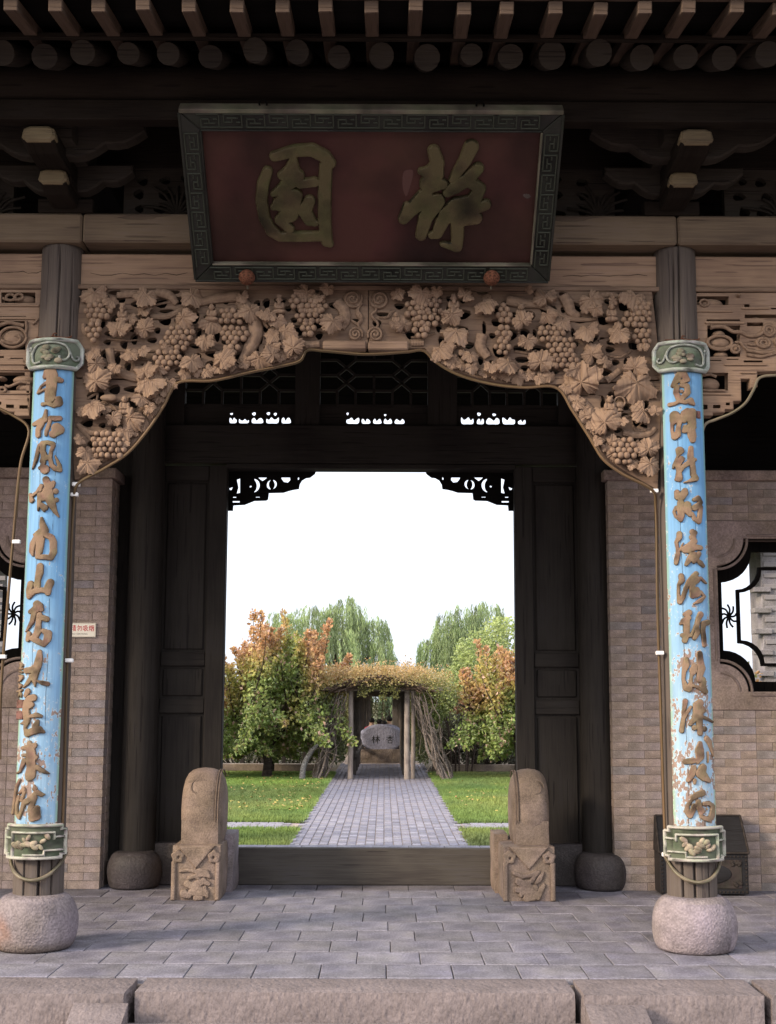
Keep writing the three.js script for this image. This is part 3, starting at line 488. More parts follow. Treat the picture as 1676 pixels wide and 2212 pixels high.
{
  const two = (f) => (x, y) => { const p = f(x, y); return [p.x, p.y]; };
  const hol = (f, list) => list.map(([x, y, a, b]) => { const c = f(x, y), e = f(x + a, y + b); return ring(c.x, c.y, Math.abs(e.x - c.x), Math.abs(c.y - e.y), 12); });
  const topL = hol(Q4, [[690, 192, 40, 17], [960, 252, 42, 32], [1030, 188, 50, 12], [720, 235, 30, 18], [1000, 305, 45, 14], [800, 470, 22, 34], [700, 585, 22, 36], [955, 575, 22, 30], [1300, 440, 18, 46], [1275, 560, 44, 22], [780, 352, 26, 26], [940, 420, 20, 18], [1190, 440, 16, 40], [640, 490, 22, 16], [1560, 470, 14, 30]]).concat(hol(Q5, [[400, 218, 16, 12], [520, 312, 38, 22], [670, 420, 24, 14], [60, 612, 30, 18], [200, 335, 24, 20], [40, 470, 24, 30]]));
  const topR = hol(Q5, [[980, 318, 36, 22], [822, 440, 30, 26], [860, 375, 44, 14], [1255, 470, 20, 30], [1095, 215, 18, 12], [1550, 700, 20, 30], [1560, 225, 40, 14], [1575, 480, 14, 60]]).concat(hol(Q6, [[480, 285, 36, 36], [400, 200, 28, 12], [740, 208, 36, 14], [160, 595, 50, 18], [680, 245, 34, 16], [700, 492, 40, 14], [775, 410, 18, 28], [880, 605, 24, 20], [230, 440, 12, 30], [640, 480, 22, 20], [460, 430, 12, 26]]));
  const botL = hol(Q4, [[575, 812, 52, 34], [795, 850, 34, 38], [950, 795, 36, 24], [520, 975, 36, 26], [665, 912, 30, 14], [610, 990, 20, 16], [700, 860, 24, 12], [540, 1110, 20, 30]]), botR = hol(Q6, [[585, 840, 40, 42], [815, 815, 26, 36], [640, 850, 16, 40], [935, 985, 30, 30], [900, 965, 18, 20], [775, 930, 26, 14], [900, 860, 18, 30], [880, 1085, 24, 20]]);
  // the ground is pierced everywhere between the sprays
  const pierce = (list, x0, x1, y0, y1, inside, n) => { const box = list.map((h) => { const X = h.map((p) => p[0]), Y = h.map((p) => p[1]); return [Math.min(...X), Math.max(...X), Math.min(...Y), Math.max(...Y)]; }); let tries = 0, made = 0; while (made < n && tries++ < 4000) { const x = rr(x0, x1), y = rr(y0, y1), a = rr(0.018, 0.050), b = rr(0.016, 0.040), m = 0.005; if (![[-1, -1], [1, -1], [1, 1], [-1, 1]].every(([p, q]) => inside(x + p * (a + 0.028), y + q * (b + 0.024)))) continue; const r = [x - a * 1.13, x + a * 1.13, y - b * 1.13, y + b * 1.13]; if (box.some((o) => r[0] < o[1] + m && r[1] > o[0] - m && r[2] < o[3] + m && r[3] > o[2] - m)) continue; box.push(r); list.push(ring(x, y, a, b, 11)); made++; } };
  const edgeY = (u) => { const k = [[655, 752], [648, 772], [605, 785], [545, 797], [460, 816], [382, 821]]; for (let i = 0; i < 5; i++) if (u <= k[i][0] && u >= k[i + 1][0]) return lerp(k[i][1], k[i + 1][1], (k[i][0] - u) / (k[i][0] - k[i + 1][0])); return u > 655 ? 748 : 817; };
  const toU = (x) => 793 + x * 371, yTop = U(600, 628)[1];
  const okFrieze = (x, y) => { const u = toU(x), m = u > 793 ? 1586 - u : u; return m > 186 && m < 728 && y < yTop && y > U(m, edgeY(m))[1]; };
  pierce(topL, -1.62, -0.2, 3.15, 3.70, okFrieze, 80); pierce(topR, 0.2, 1.62, 3.15, 3.70, okFrieze, 80);
  const okTail = (x, y) => { const u = toU(x), m = u > 793 ? 1586 - u : u, k = [[379, 824], [352, 872], [316, 925], [272, 974], [225, 1005], [166, 1036]]; let v = 0; for (let i = 0; i < 5; i++) if (m <= k[i][0] && m >= k[i + 1][0]) v = lerp(k[i][1], k[i + 1][1], (k[i][0] - m) / (k[i][0] - k[i + 1][0])); return m > 176 && m < 372 && y < U(300, 822)[1] && y > U(m, v)[1]; };
  pierce(botL, -1.64, -1.1, 2.6, 3.16, okTail, 26); pierce(botR, 1.1, 1.64, 2.55, 3.16, okTail, 26);
  const mid = U(796, 700)[0], low = U(500, 817)[1];
  const curveL = spline2([U(655, 752), U(648, 772), U(605, 785), U(545, 797), U(460, 816), U(382, 821)], 24), curveR = spline2([U(918, 752), U(935, 772), U(985, 800), U(1060, 822), U(1130, 830), U(1205, 830)], 24);
  const sl = 0.004;
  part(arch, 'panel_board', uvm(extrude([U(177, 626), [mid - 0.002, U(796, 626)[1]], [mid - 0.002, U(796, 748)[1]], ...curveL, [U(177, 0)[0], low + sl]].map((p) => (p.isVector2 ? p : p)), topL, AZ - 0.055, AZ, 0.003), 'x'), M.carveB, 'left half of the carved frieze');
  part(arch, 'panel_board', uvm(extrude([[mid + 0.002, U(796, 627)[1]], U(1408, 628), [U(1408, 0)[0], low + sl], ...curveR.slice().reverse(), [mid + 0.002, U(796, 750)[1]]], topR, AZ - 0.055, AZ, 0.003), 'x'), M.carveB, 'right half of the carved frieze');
  const tailL = spline2([U(379, 824), U(352, 872), U(316, 925), U(272, 974), U(225, 1005), U(166, 1036)], 24), tailR = spline2([U(1206, 833), U(1238, 880), U(1275, 938), U(1306, 985), U(1345, 1014), U(1417, 1056)], 24);
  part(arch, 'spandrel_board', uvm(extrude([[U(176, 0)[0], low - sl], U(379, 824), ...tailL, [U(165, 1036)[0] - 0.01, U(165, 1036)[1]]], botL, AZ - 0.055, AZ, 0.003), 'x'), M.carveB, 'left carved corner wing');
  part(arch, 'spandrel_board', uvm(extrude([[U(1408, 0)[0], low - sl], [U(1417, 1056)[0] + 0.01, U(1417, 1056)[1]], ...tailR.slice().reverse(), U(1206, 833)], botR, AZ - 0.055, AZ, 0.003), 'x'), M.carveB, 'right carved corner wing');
  // leaves: x, y, size in zoom units
  const leaves = (f, k, s) => parse(s).forEach((q) => q.forEach(([x, y, r]) => {
    const p = f(x, y), m = part(arch, 'leaf', LEAF[Math.floor(rnd() * 7)], M.carve), sc = (f(x + r, y).x - p.x) * 1.30 * rr(0.94, 1.08);
    m.scale.set(sc, sc * rr(0.86, 1), sc * rr(0.75, 0.95)); m.position.set(p.x, p.y + sc * 0.05, AZ + 0.028 + rr(0, 0.045)); m.rotation.set(rr(-0.45, 0.35), rr(-0.45, 0.45), rr(-0.7, 0.7) + (rnd() < 0.72 ? Math.PI : 0));
  }));
  leaves(Q4, 0, '575,215,88 665,255,48 825,225,34 885,240,72 865,300,52 1150,230,88 720,440,72 780,365,46 880,430,76 1110,365,84 1270,390,70 1240,500,62 1500,320,84 1455,230,46 1620,345,58 1640,460,58 790,580,64 860,560,46 950,660,50 1150,620,76 1340,620,84 1560,600,80 565,560,60 585,640,58 880,690,72 1640,540,46 700,660,46 1010,540,36');
  leaves(Q4, 0, '590,745,104 905,750,112 565,900,80 500,905,46 690,960,52 790,960,92 745,1035,56 855,845,60 905,900,46 520,1160,56 530,1230,66 490,1085,42 640,905,36');
  leaves(Q5, 0, '130,440,68 190,515,92 240,635,88 95,685,80 30,395,48 330,245,92 415,280,56 515,455,80 465,490,36 480,215,60');
  leaves(Q5, 0, '1130,255,92 1235,235,56 1005,470,78 945,465,36 1340,405,82 1375,525,112 1430,275,66 1570,330,90 1270,640,88 1470,690,56 1420,660,36 1480,770,52 960,245,52 1620,760,60');
  leaves(Q6, 0, '290,240,84 185,200,30 560,255,86 590,310,46 825,240,84 150,390,66 180,495,66 300,350,56 390,385,58 540,440,80 730,455,76 570,580,72 640,625,52 60,640,86 260,630,82 470,670,56 430,690,36 825,660,72 870,540,40 700,250,34');
  leaves(Q6, 0, '510,750,122 830,755,122 870,920,74 645,1000,110 565,940,52 745,980,38 900,1150,72 905,1240,70 520,900,42 600,1090,36 940,930,40 690,1100,40');
  // a fringe of small leaves along the lower edge
  const fringe = (pts, s0) => pts.forEach(([u, v], i) => { const [x, y] = U(u, v - rr(8, 16)), m = part(arch, 'leaf', LEAF[i % 7], M.carve), sc = rr(0.045, 0.066); m.scale.set(sc, sc, sc * 0.8); m.position.set(x, y + 0.012, AZ + 0.016 + rr(0, 0.016)); m.rotation.set(rr(-0.3, 0.3), rr(-0.3, 0.3), rr(-1.2, 1.2) + Math.PI); });
  const along = (k, n) => Array.from({ length: n }, (_, i) => { const q = (i + 0.5) / n * (k.length - 1), a = Math.floor(q); return [lerp(k[a][0], k[a + 1][0], q - a), lerp(k[a][1], k[a + 1][1], q - a)]; });
  fringe(along([[640, 775], [600, 786], [545, 797], [460, 816], [390, 821]], 12)); fringe(along([[372, 835], [350, 872], [312, 925], [268, 972], [222, 1000], [185, 1020]], 11));
  fringe(along([[945, 778], [985, 800], [1060, 822], [1130, 830], [1198, 830]], 12)); fringe(along([[1214, 845], [1240, 885], [1277, 938], [1310, 982], [1348, 1008], [1395, 1036]], 11));
  // grape clusters
  const ball = new THREE.SphereGeometry(1, 12, 9);
  const grapes = (f, s, tag) => s.split(' ').forEach((q) => {
    const [x, y, a, b] = q.split(',').map(Number), c = f(x, y), e = f(x + a, y + b), rx = e.x - c.x, ry = c.y - e.y, r0 = 0.0186, list = [];
    for (let j = -9; j <= 9; j++) for (let i = -9; i <= 9; i++) {
      const gx = (i + (j & 1) * 0.5) * r0 * 1.86 + rr(-0.004, 0.004), gy = j * r0 * 1.62 + rr(-0.004, 0.004), d = (gx / rx) ** 2 + (gy / ry) ** 2; if (d > 1.0) continue;
      const r = r0 * rr(0.84, 1.1); list.push(ball.clone().scale(r, r, r).translate(gx, gy, 0.028 * Math.sqrt(1 - d * 0.8) + rr(-0.004, 0.01)));
    }
    if (list.length) { const m = part(arch, 'grape_cluster', uvm(merge(list), 'y'), M.carve); m.position.set(c.x, c.y, AZ + 0.018); }
  });
  grapes(Q4, '595,315,78,66 570,430,52,64 1090,445,98,56 1050,505,84,54 1010,595,74,62 1385,345,70,52 1408,450,76,56 1390,530,64,44 655,1115,98,96');
  grapes(Q5, '265,300,58,58 380,330,92,56 350,400,84,62 342,490,52,44 1100,350,78,68 1200,330,78,76 1160,420,88,64 1132,500,46,44');
  grapes(Q6, '42,340,52,64 42,450,56,46 32,530,52,48 325,450,98,52 385,520,86,52 405,610,78,44 860,300,66,58 835,365,78,48 860,465,60,64 760,1150,98,80');
  // vine wood: thick twisting stems and thin tendrils
  const vines = (f, s) => s.split(';').forEach((q) => {
    const pts = q.trim().split(/\s+/).map((p) => p.split(',').map(Number)); const p0 = f(pts[0][0], pts[0][1]), k = f(pts[0][0] + 1, pts[0][1]).x - p0.x;
    const w = pts.map((p) => p[2] * k), P3 = pts.map((p) => { const a = f(p[0], p[1]); return V3(a.x, a.y, AZ + 0.004 + p[2] * k * 0.1); });
    const g = taper(P3, w, 14, 30), P = g.attributes.position; for (let i = 0; i < P.count; i++) P.setZ(i, AZ + (P.getZ(i) - AZ) * 0.7 + 0.003 * Math.sin((i % 15) * 2.1));
    g.computeVertexNormals(); part(arch, w[0] > 0.02 ? 'stem' : 'tendril', g, M.carve);
  });
  vines(Q4, '900,335,20 1000,335,18 1080,300,16 1200,255,24 1330,225,32 1440,215,36; 1440,240,40 1520,350,44 1530,450,46 1490,540,40 1430,620,14; 655,530,26 665,610,24 690,650,26 760,690,30 900,715,20; 630,530,7 760,543,8 900,545,6 1060,538,7; 700,210,20 800,200,24 880,195,18; 930,190,26 1010,210,30 1060,260,18; 1200,545,7 1290,540,8 1320,590,7; 830,590,6 890,600,7 905,635,6; 1040,700,8 1150,685,8 1280,660,7; 900,275,6 960,260,7 1060,240,6; 640,470,7 760,480,7 830,478,5; 500,380,16 505,430,16 540,455,12; 460,985,14 540,1035,16 640,1025,12; 820,920,20 880,860,22 925,800,16; 905,775,10 890,810,10; 520,830,7 580,800,8 575,850,6; 640,850,6 690,890,7 715,930,6; 470,1000,12 530,1060,10 570,1110,7; 600,870,7 655,850,8 690,840,7');
  vines(Q5, '540,290,40 590,350,42 600,420,38 575,480,24; 690,330,14 690,380,16 715,410,14 690,445,12 640,420,9; 420,585,24 330,590,26 250,560,14; 20,430,14 60,470,12; 840,400,8 900,395,10 925,360,13 945,355,10; 1060,540,8 1150,530,8 1230,510,7; 1330,690,6 1400,710,7 1480,745,8 1570,770,9 1620,740,8; 1150,575,26 1060,580,22; 1560,520,40 1545,600,40 1600,680,30; 1620,250,24 1560,270,20');
  vines(Q6, '60,240,34 180,260,32 260,270,22 350,310,18 420,345,16 540,355,16 600,350,10; 400,210,34 430,260,36 450,310,30 500,335,18; 600,210,14 700,205,16 730,215,14; 450,810,20 520,850,24 580,910,22 615,930,14; 760,1035,18 850,1050,22 920,1040,18 955,1005,16; 660,725,22 740,660,18; 500,640,7 540,600,8 600,590,7; 840,810,12 855,850,14 835,890,9; 820,990,7 840,1020,8 900,1020,7; 640,560,7 740,580,8 810,545,6; 110,545,7 200,555,8 240,540,6; 100,685,8 220,700,8 330,650,7; 850,1120,7 865,1090,8 920,1065,7; 760,945,9 810,930,10; 240,405,6 280,390,6');
  // little robed figures seated on leaves
  const head = new THREE.SphereGeometry(1, 16, 12);
  const figure = (c, s, kind) => {
    const k = s, g = [], add = (geo, x, y, z, a = 1, b = 1, d = 1) => g.push(plain(geo.clone().scale(a * k, b * k, d * k).translate(x * k, y * k, z * k)));
    add(head, 0, 1.15, 0.72, 0.36, 0.44, 0.38); add(head, 0, 1.10, 1.07, 0.07, 0.10, 0.10); for (const q of [-1, 1]) { add(head, q * 0.14, 1.2, 1.02, 0.07, 0.05, 0.06); add(head, q * 0.37, 1.12, 0.68, 0.08, 0.14, 0.09); add(head, q * 0.44, 0.36, 0.55, 0.26, 0.5, 0.3); add(head, q * 0.22, 0.02, 0.88, 0.32, 0.16, 0.2); add(head, q * 0.40, -0.42, 0.62, 0.44, 0.30, 0.36); }
    add(head, 0, 0.98, 1.0, 0.13, 0.03, 0.06); add(lathe([[0, -0.75], [0.72, -0.72], [0.66, -0.35], [0.50, 0.1], [0.52, 0.5], [0.34, 0.76], [0.16, 0.86], [0.15, 1.0], [0, 1.0]], 20), 0, 0, 0.45, 1, 1, 0.75);
    if (kind === 1) { add(new THREE.BoxGeometry(0.62, 0.34, 0.5), 0, 1.62, 0.68); add(head, 0, 0.72, 1.0, 0.2, 0.32, 0.12); }
    if (kind === 2) { for (const q of [-1, 1]) add(head, q * 0.26, 1.55, 0.7, 0.13, 0.15, 0.13); }
    if (kind === 3) { add(head, 0, 0.7, 0.98, 0.24, 0.36, 0.14); add(head, 0, 1.45, 0.68, 0.34, 0.25, 0.34); }
    part(arch, 'carved_figure', uvm(merge(g), 'y'), M.carve).position.set(c.x, c.y, AZ + 0.016);
  };
  const w = 0.044;
  figure(Q4(738, 350), w, 1); figure(Q4(1272, 345), w, 0); figure(Q4(752, 900), w * 1.05, 0); figure(Q5(140, 350), w, 1); figure(Q5(1358, 345), w * 1.1, 3);
  figure(Q6(145, 345), w, 2); figure(Q6(685, 345), w * 1.05, 0); figure(Q6(675, 905), w * 1.1, 2); figure(Q5(955, 440), w * 0.8, 0);
  // the child's basket and the flat mushroom-like fan
  const bc = Q6(735, 870); part(arch, 'carved_basket', merge([new THREE.TorusGeometry(0.030, 0.006, 6, 20).translate(bc.x, bc.y + 0.012, AZ + 0.04), new THREE.SphereGeometry(0.026, 12, 8).scale(1.1, 0.8, 0.6).translate(bc.x, bc.y - 0.006, AZ + 0.035), new THREE.CylinderGeometry(0.016, 0.024, 0.016, 12).translate(bc.x, bc.y - 0.034, AZ + 0.03)]), M.carve);
  const fc = Q4(655, 832); part(arch, 'carved_fan', new THREE.SphereGeometry(0.05, 18, 10).scale(1.0, 0.42, 0.35).translate(fc.x, fc.y, AZ + 0.03), M.carve);
  // four scrolls meeting at the middle joint
  const spiral = (f, cx, cy, r, dir, turn) => { const pts = []; for (let i = 0; i <= 44; i++) { const t = i / 44, a = turn + dir * t * 4.4 * Math.PI, q = r * (1 - 0.93 * t), p = f(cx + Math.cos(a) * q, cy + Math.sin(a) * q); pts.push(V3(p.x, p.y, AZ + 0.012 + 0.012 * t)); } return tube(pts, 0.0075, 8, 90); };
  const disc = (f, cx, cy, r) => { const c = f(cx, cy), e = f(cx + r, cy); return new THREE.SphereGeometry(1, 24, 12).scale(e.x - c.x, e.x - c.x, 0.014).translate(c.x, c.y, AZ + 0.002); };
  for (const [x, y, r, d, t] of [[652, 272, 66, 1, -0.4], [838, 276, 66, -1, 3.5], [672, 520, 50, -1, 0.4], [812, 522, 54, 1, 2.7]]) part(arch, 'scroll', merge([spiral(Q5, x, y, r, d, t), disc(Q5, x, y, r)]), M.carve);
  part(arch, 'bead', merge([tube([Q5(715, 300), Q5(690, 350), Q5(716, 400), Q5(690, 450), Q5(715, 500)].map((p) => V3(p.x, p.y, AZ + 0.008)), 0.008, 8, 30), tube([Q5(790, 300), Q5(815, 350), Q5(785, 385), Q5(830, 450), Q5(800, 490)].map((p) => V3(p.x, p.y, AZ + 0.008)), 0.008, 8, 30)]), M.carve);
  for (const [a, b] of [[[440, 600], [750, 604]], [[757, 604], [1045, 604]]]) { const p = Q5(...a), q = Q5(...b); part(arch, 'sill_moulding', bx(p.x + 0.002, q.x - 0.002, p.y - 0.022, p.y + 0.03, AZ - 0.05, AZ + 0.022, 0.008), M.carve); }
}
// hose of a light string, clipped along the lower edge of the arch and down the columns
function hose(name, pts, r, mat, label, clips) {
  const h = mono(name, tube(pts, r, 8, pts.length * 10), mat, label, 'cable', undefined);
  for (const [p, w] of clips || []) part(h, 'clip', cbox(w || 0.045, 0.022, 0.03, 0.004).translate(p.x, p.y, p.z), M.clip);
  return h;
}
{
  const z = 0.085, B = (l) => l.map(([u, v, zz]) => at(u, v, zz === undefined ? z : zz));
  hose('light_hose', B([[128, 1852, 0.06], [134, 1800, 0.05], [143, 1500, 0.05], [151, 1250, 0.05], [160, 1085, 0.055], [166, 1048], [225, 1012], [274, 980], [318, 930], [354, 876], [382, 828], [460, 822], [545, 803], [606, 791], [650, 778], [662, 757], [700, 758], [790, 765], [880, 760], [915, 757], [938, 779], [985, 807], [1060, 829], [1130, 837], [1203, 838], [1236, 886], [1273, 944], [1303, 992], [1342, 1022], [1412, 1062], [1416, 1090, 0.05], [1420, 1300, 0.05], [1426, 1500, 0.05], [1436, 1800, 0.05], [1440, 1850, 0.06]]), 0.0085, M.hose, 'thin brown light hose running down both columns and along the grapevine arch', [[at(165, 1046, 0.07)], [at(161, 1068, 0.06)], [at(150, 1426, 0.06)], [at(1413, 1060, 0.07)], [at(1425, 1410, 0.06)]]);
  hose('light_hose', B([[0, 1640, 0.10], [2, 1500, 0.10], [17, 1300, 0.10], [30, 1150, 0.10], [45, 1000, 0.10], [62, 925, 0.10], [30, 898, 0.09], [-40, 868, 0.09], [-160, 840, 0.09]]), 0.0085, M.hose, 'thin brown light hose along the far left carved panel and column', [[at(36, 1170, 0.1)], [at(5, 1418, 0.11)]]);
  hose('light_hose', B([[1512, 1062, 0.10], [1522, 918, 0.10], [1546, 906, 0.09], [1580, 892, 0.09], [1610, 870, 0.09], [1628, 840, 0.09], [1640, 816, 0.09], [1690, 810, 0.09], [1800, 806, 0.09]]), 0.0085, M.hoseGrey, 'thin grey light hose under the right carved panel');
  for (const s of [-1, 1]) {
    const pts = []; for (let i = 0; i <= 14; i++) { const a = lerp(-1.45, 1.45, i / 14); pts.push(V3(s * CX + Math.sin(a) * (0.152), 0.50 - 0.15 * Math.cos(a) * 1.0 + 0.02, Math.cos(a) * 0.155 + 0.006)); }
    hose('hose_loop', pts, 0.0105, M.hoseGrey, s < 0 ? 'pale hose loop hanging around the foot of the left column' : 'pale hose loop hanging around the foot of the right column', [[pts[0].clone(), 0.03]]);
  }
}

// ---------- carved lattice panels at the two edges ----------
function latticePanel(label, f, outline, holes, extra) {
  const t = thing('lattice_panel', label, 'carved panel'), two = (p) => { const q = f(p[0], p[1]); return [q.x, q.y]; };
  part(t, 'panel_board', uvm(extrude(outline.map(two), holes.map((h) => h.map(two)), -0.03, 0.045, 0.004), 'x'), M.carve);
  extra(t, f, two); return t;
}
const bulge = (f, x0, y0, x1, y1, z) => { const a = f(x0, y0), b = f(x1, y1), s = new THREE.SphereGeometry(1, 24, 14).scale((b.x - a.x) / 2, (a.y - b.y) / 2, 0.045); return s.translate((a.x + b.x) / 2, (a.y + b.y) / 2, z || 0); };
const hoop = (f, x, y, rx, ry, t, z = 0.05) => { const c = f(x, y), e = f(x + rx, y + ry), A = [], w = Math.abs(e.x - c.x), h = Math.abs(c.y - e.y); for (let i = 0; i < 20; i++) { const a = (i / 20) * Math.PI * 2; A.push(V3(c.x + Math.cos(a) * w, c.y + Math.sin(a) * h, z)); } return tube(A, t, 8, 48, true); };
const rib = (f, pts, t, z = 0.05) => tube(pts.map(([x, y]) => { const p = f(x, y); return V3(p.x, p.y, z); }), t, 8, pts.length * 8);
{
  const fR = (x, y) => atSrc(1724 + x / 5.532, 720 + y / 5.532, 0.02);
  latticePanel('right carved lattice panel of vases and key frets beside the right column', fR,
    [[40, 92], [1500, 84], [1500, 1172], [1040, 1180], [940, 1180], [945, 1388], [842, 1408], [840, 1282], [716, 1280], [722, 1588], [612, 1592], [615, 1700], [497, 1700], [495, 1746], [330, 1750], [326, 1790], [60, 1792], [40, 900]],
    [rect(100, 130, 555, 270), rect(750, 240, 842, 302), rect(880, 282, 1060, 326), rect(1120, 290, 1400, 330), rect(230, 450, 710, 490), rect(240, 532, 712, 985), rect(756, 382, 1400, 452), rect(786, 492, 1030, 562), [[742, 610], [855, 612], [852, 632], [742, 630]], [[806, 752], [925, 750], [880, 776], [830, 774]], [[760, 826], [800, 850], [928, 860], [928, 884], [790, 880]], rect(262, 1008, 452, 1042), rect(506, 994, 690, 1026), rect(742, 1016, 1022, 1062), rect(160, 1186, 545, 1450), rect(180, 1626, 262, 1710), rect(320, 1630, 440, 1696), rect(496, 1598, 570, 1656)],
    (t, f, two) => {
      part(t, 'carved_scroll', merge([bulge(f, 120, 150, 490, 310), hoop(f, 205, 235, 60, 45, 0.007)]), M.carve);
      part(t, 'carved_vase', merge([bulge(f, 270, 690, 600, 870, 0.01), bulge(f, 330, 590, 520, 720), bulge(f, 350, 880, 560, 1010), hoop(f, 420, 780, 170, 90, 0.010), rib(f, [[250, 720], [255, 800], [330, 860], [480, 880], [590, 830]], 0.010)]), M.carve);
      part(t, 'carved_gourd', merge([bulge(f, 120, 1250, 440, 1450, 0.01), rib(f, [[160, 1240], [280, 1225], [370, 1255]], 0.009), rib(f, [[160, 1440], [300, 1445], [490, 1445]], 0.008)]), M.carve);
      part(t, 'carved_ribbon', merge([rib(f, [[290, 580], [380, 560], [500, 575], [600, 630], [700, 640], [820, 690], [950, 680], [1010, 640]], 0.012), rib(f, [[780, 890], [900, 905], [1060, 925], [1217, 900]], 0.011), rib(f, [[790, 950], [880, 965], [1000, 975], [1217, 920]], 0.010), rib(f, [[800, 800], [860, 815], [930, 810]], 0.008), rib(f, [[620, 780], [700, 780], [760, 850], [800, 880]], 0.008)]), M.carve);
      part(t, 'carved_wheel', merge([hoop(f, 1100, 610, 80, 75, 0.011), hoop(f, 1100, 612, 40, 38, 0.009), hoop(f, 1020, 785, 90, 60, 0.011), hoop(f, 1022, 785, 45, 32, 0.008), hoop(f, 1240, 770, 60, 60, 0.010), hoop(f, 635, 870, 55, 50, 0.010), bulge(f, 600, 830, 670, 915, 0.03), bulge(f, 1060, 460, 1400, 640, 0.02)]), M.carve);
      part(t, 'carved_boss', merge([bulge(f, 640, 105, 710, 165, 0.035), bulge(f, 840, 410, 1040, 520, 0.0)]), M.carve);
      part(t, 'raised_edge', merge([[60, 345, 600, 358], [720, 300, 1100, 318], [215, 498, 760, 520], [480, 1082, 1070, 1094], [180, 1490, 570, 1500], [700, 1195, 920, 1206]].map(([a, b, c, d]) => { const p = f(a, b), q = f(c, d); return cbox(q.x - p.x, p.y - q.y + 0.004, 0.012, 0.002).translate((p.x + q.x) / 2, (p.y + q.y) / 2, 0.049); })), M.carve);
    });
  const fL = (x, y) => atSrc(x / 5.532, 700 + y / 5.532, 0.02);
  latticePanel('left carved lattice panel of vases and key frets at the picture edge', fL,
    [[-900, 150], [590, 152], [570, 420], [552, 800], [440, 1300], [425, 1905], [215, 1905], [215, 1850], [35, 1846], [35, 1800], [-120, 1800], [-300, 1500], [-900, 1480]],
    [rect(26, 188, 516, 352), rect(-500, 514, 388, 542), rect(-500, 582, 380, 1000), rect(-300, 1066, 82, 1112), rect(150, 1090, 350, 1122), rect(-200, 1290, 445, 1562), rect(-70, 1698, 46, 1756), rect(92, 1736, 220, 1802), rect(276, 1746, 412, 1812)],
    (t, f) => {
      part(t, 'carved_scroll', merge([bulge(f, 200, 215, 490, 350), hoop(f, 165, 268, 55, 42, 0.008), hoop(f, 285, 262, 52, 40, 0.008), rib(f, [[60, 275], [110, 300], [180, 306], [260, 300]], 0.008)]), M.carve);
      part(t, 'carved_vase', merge([bulge(f, 20, 680, 380, 960, 0.01), rib(f, [[230, 800], [290, 810], [305, 850], [260, 895], [150, 905], [40, 860]], 0.009), hoop(f, 200, 820, 180, 140, 0.009), rib(f, [[-60, 690], [60, 640], [140, 615], [260, 640], [360, 660]], 0.012)]), M.carve);
      part(t, 'carved_gourd', merge([bulge(f, 180, 1330, 520, 1470, 0.01), bulge(f, 220, 1440, 500, 1575, 0.0), rib(f, [[90, 1490], [150, 1500], [220, 1470], [310, 1440], [440, 1455]], 0.009), hoop(f, 55, 1545, 45, 32, 0.009)]), M.carve);
      part(t, 'carved_hook', merge([bulge(f, -20, 1350, 95, 1410, 0.02), rib(f, [[385, 600], [390, 700], [380, 760]], 0.010), rib(f, [[470, 640], [520, 600], [545, 560]], 0.009)]), M.carve);
      part(t, 'raised_edge', merge([[-200, 372, 560, 396], [-200, 556, 560, 574], [-200, 1180, 440, 1200], [-200, 1264, 450, 1280], [-200, 1590, 430, 1604]].map(([a, b, c, d]) => { const p = f(a, b), q = f(c, d); return cbox(q.x - p.x, p.y - q.y, 0.012, 0.002).translate((p.x + q.x) / 2, (p.y + q.y) / 2, 0.049); })), M.carve);
    });
}

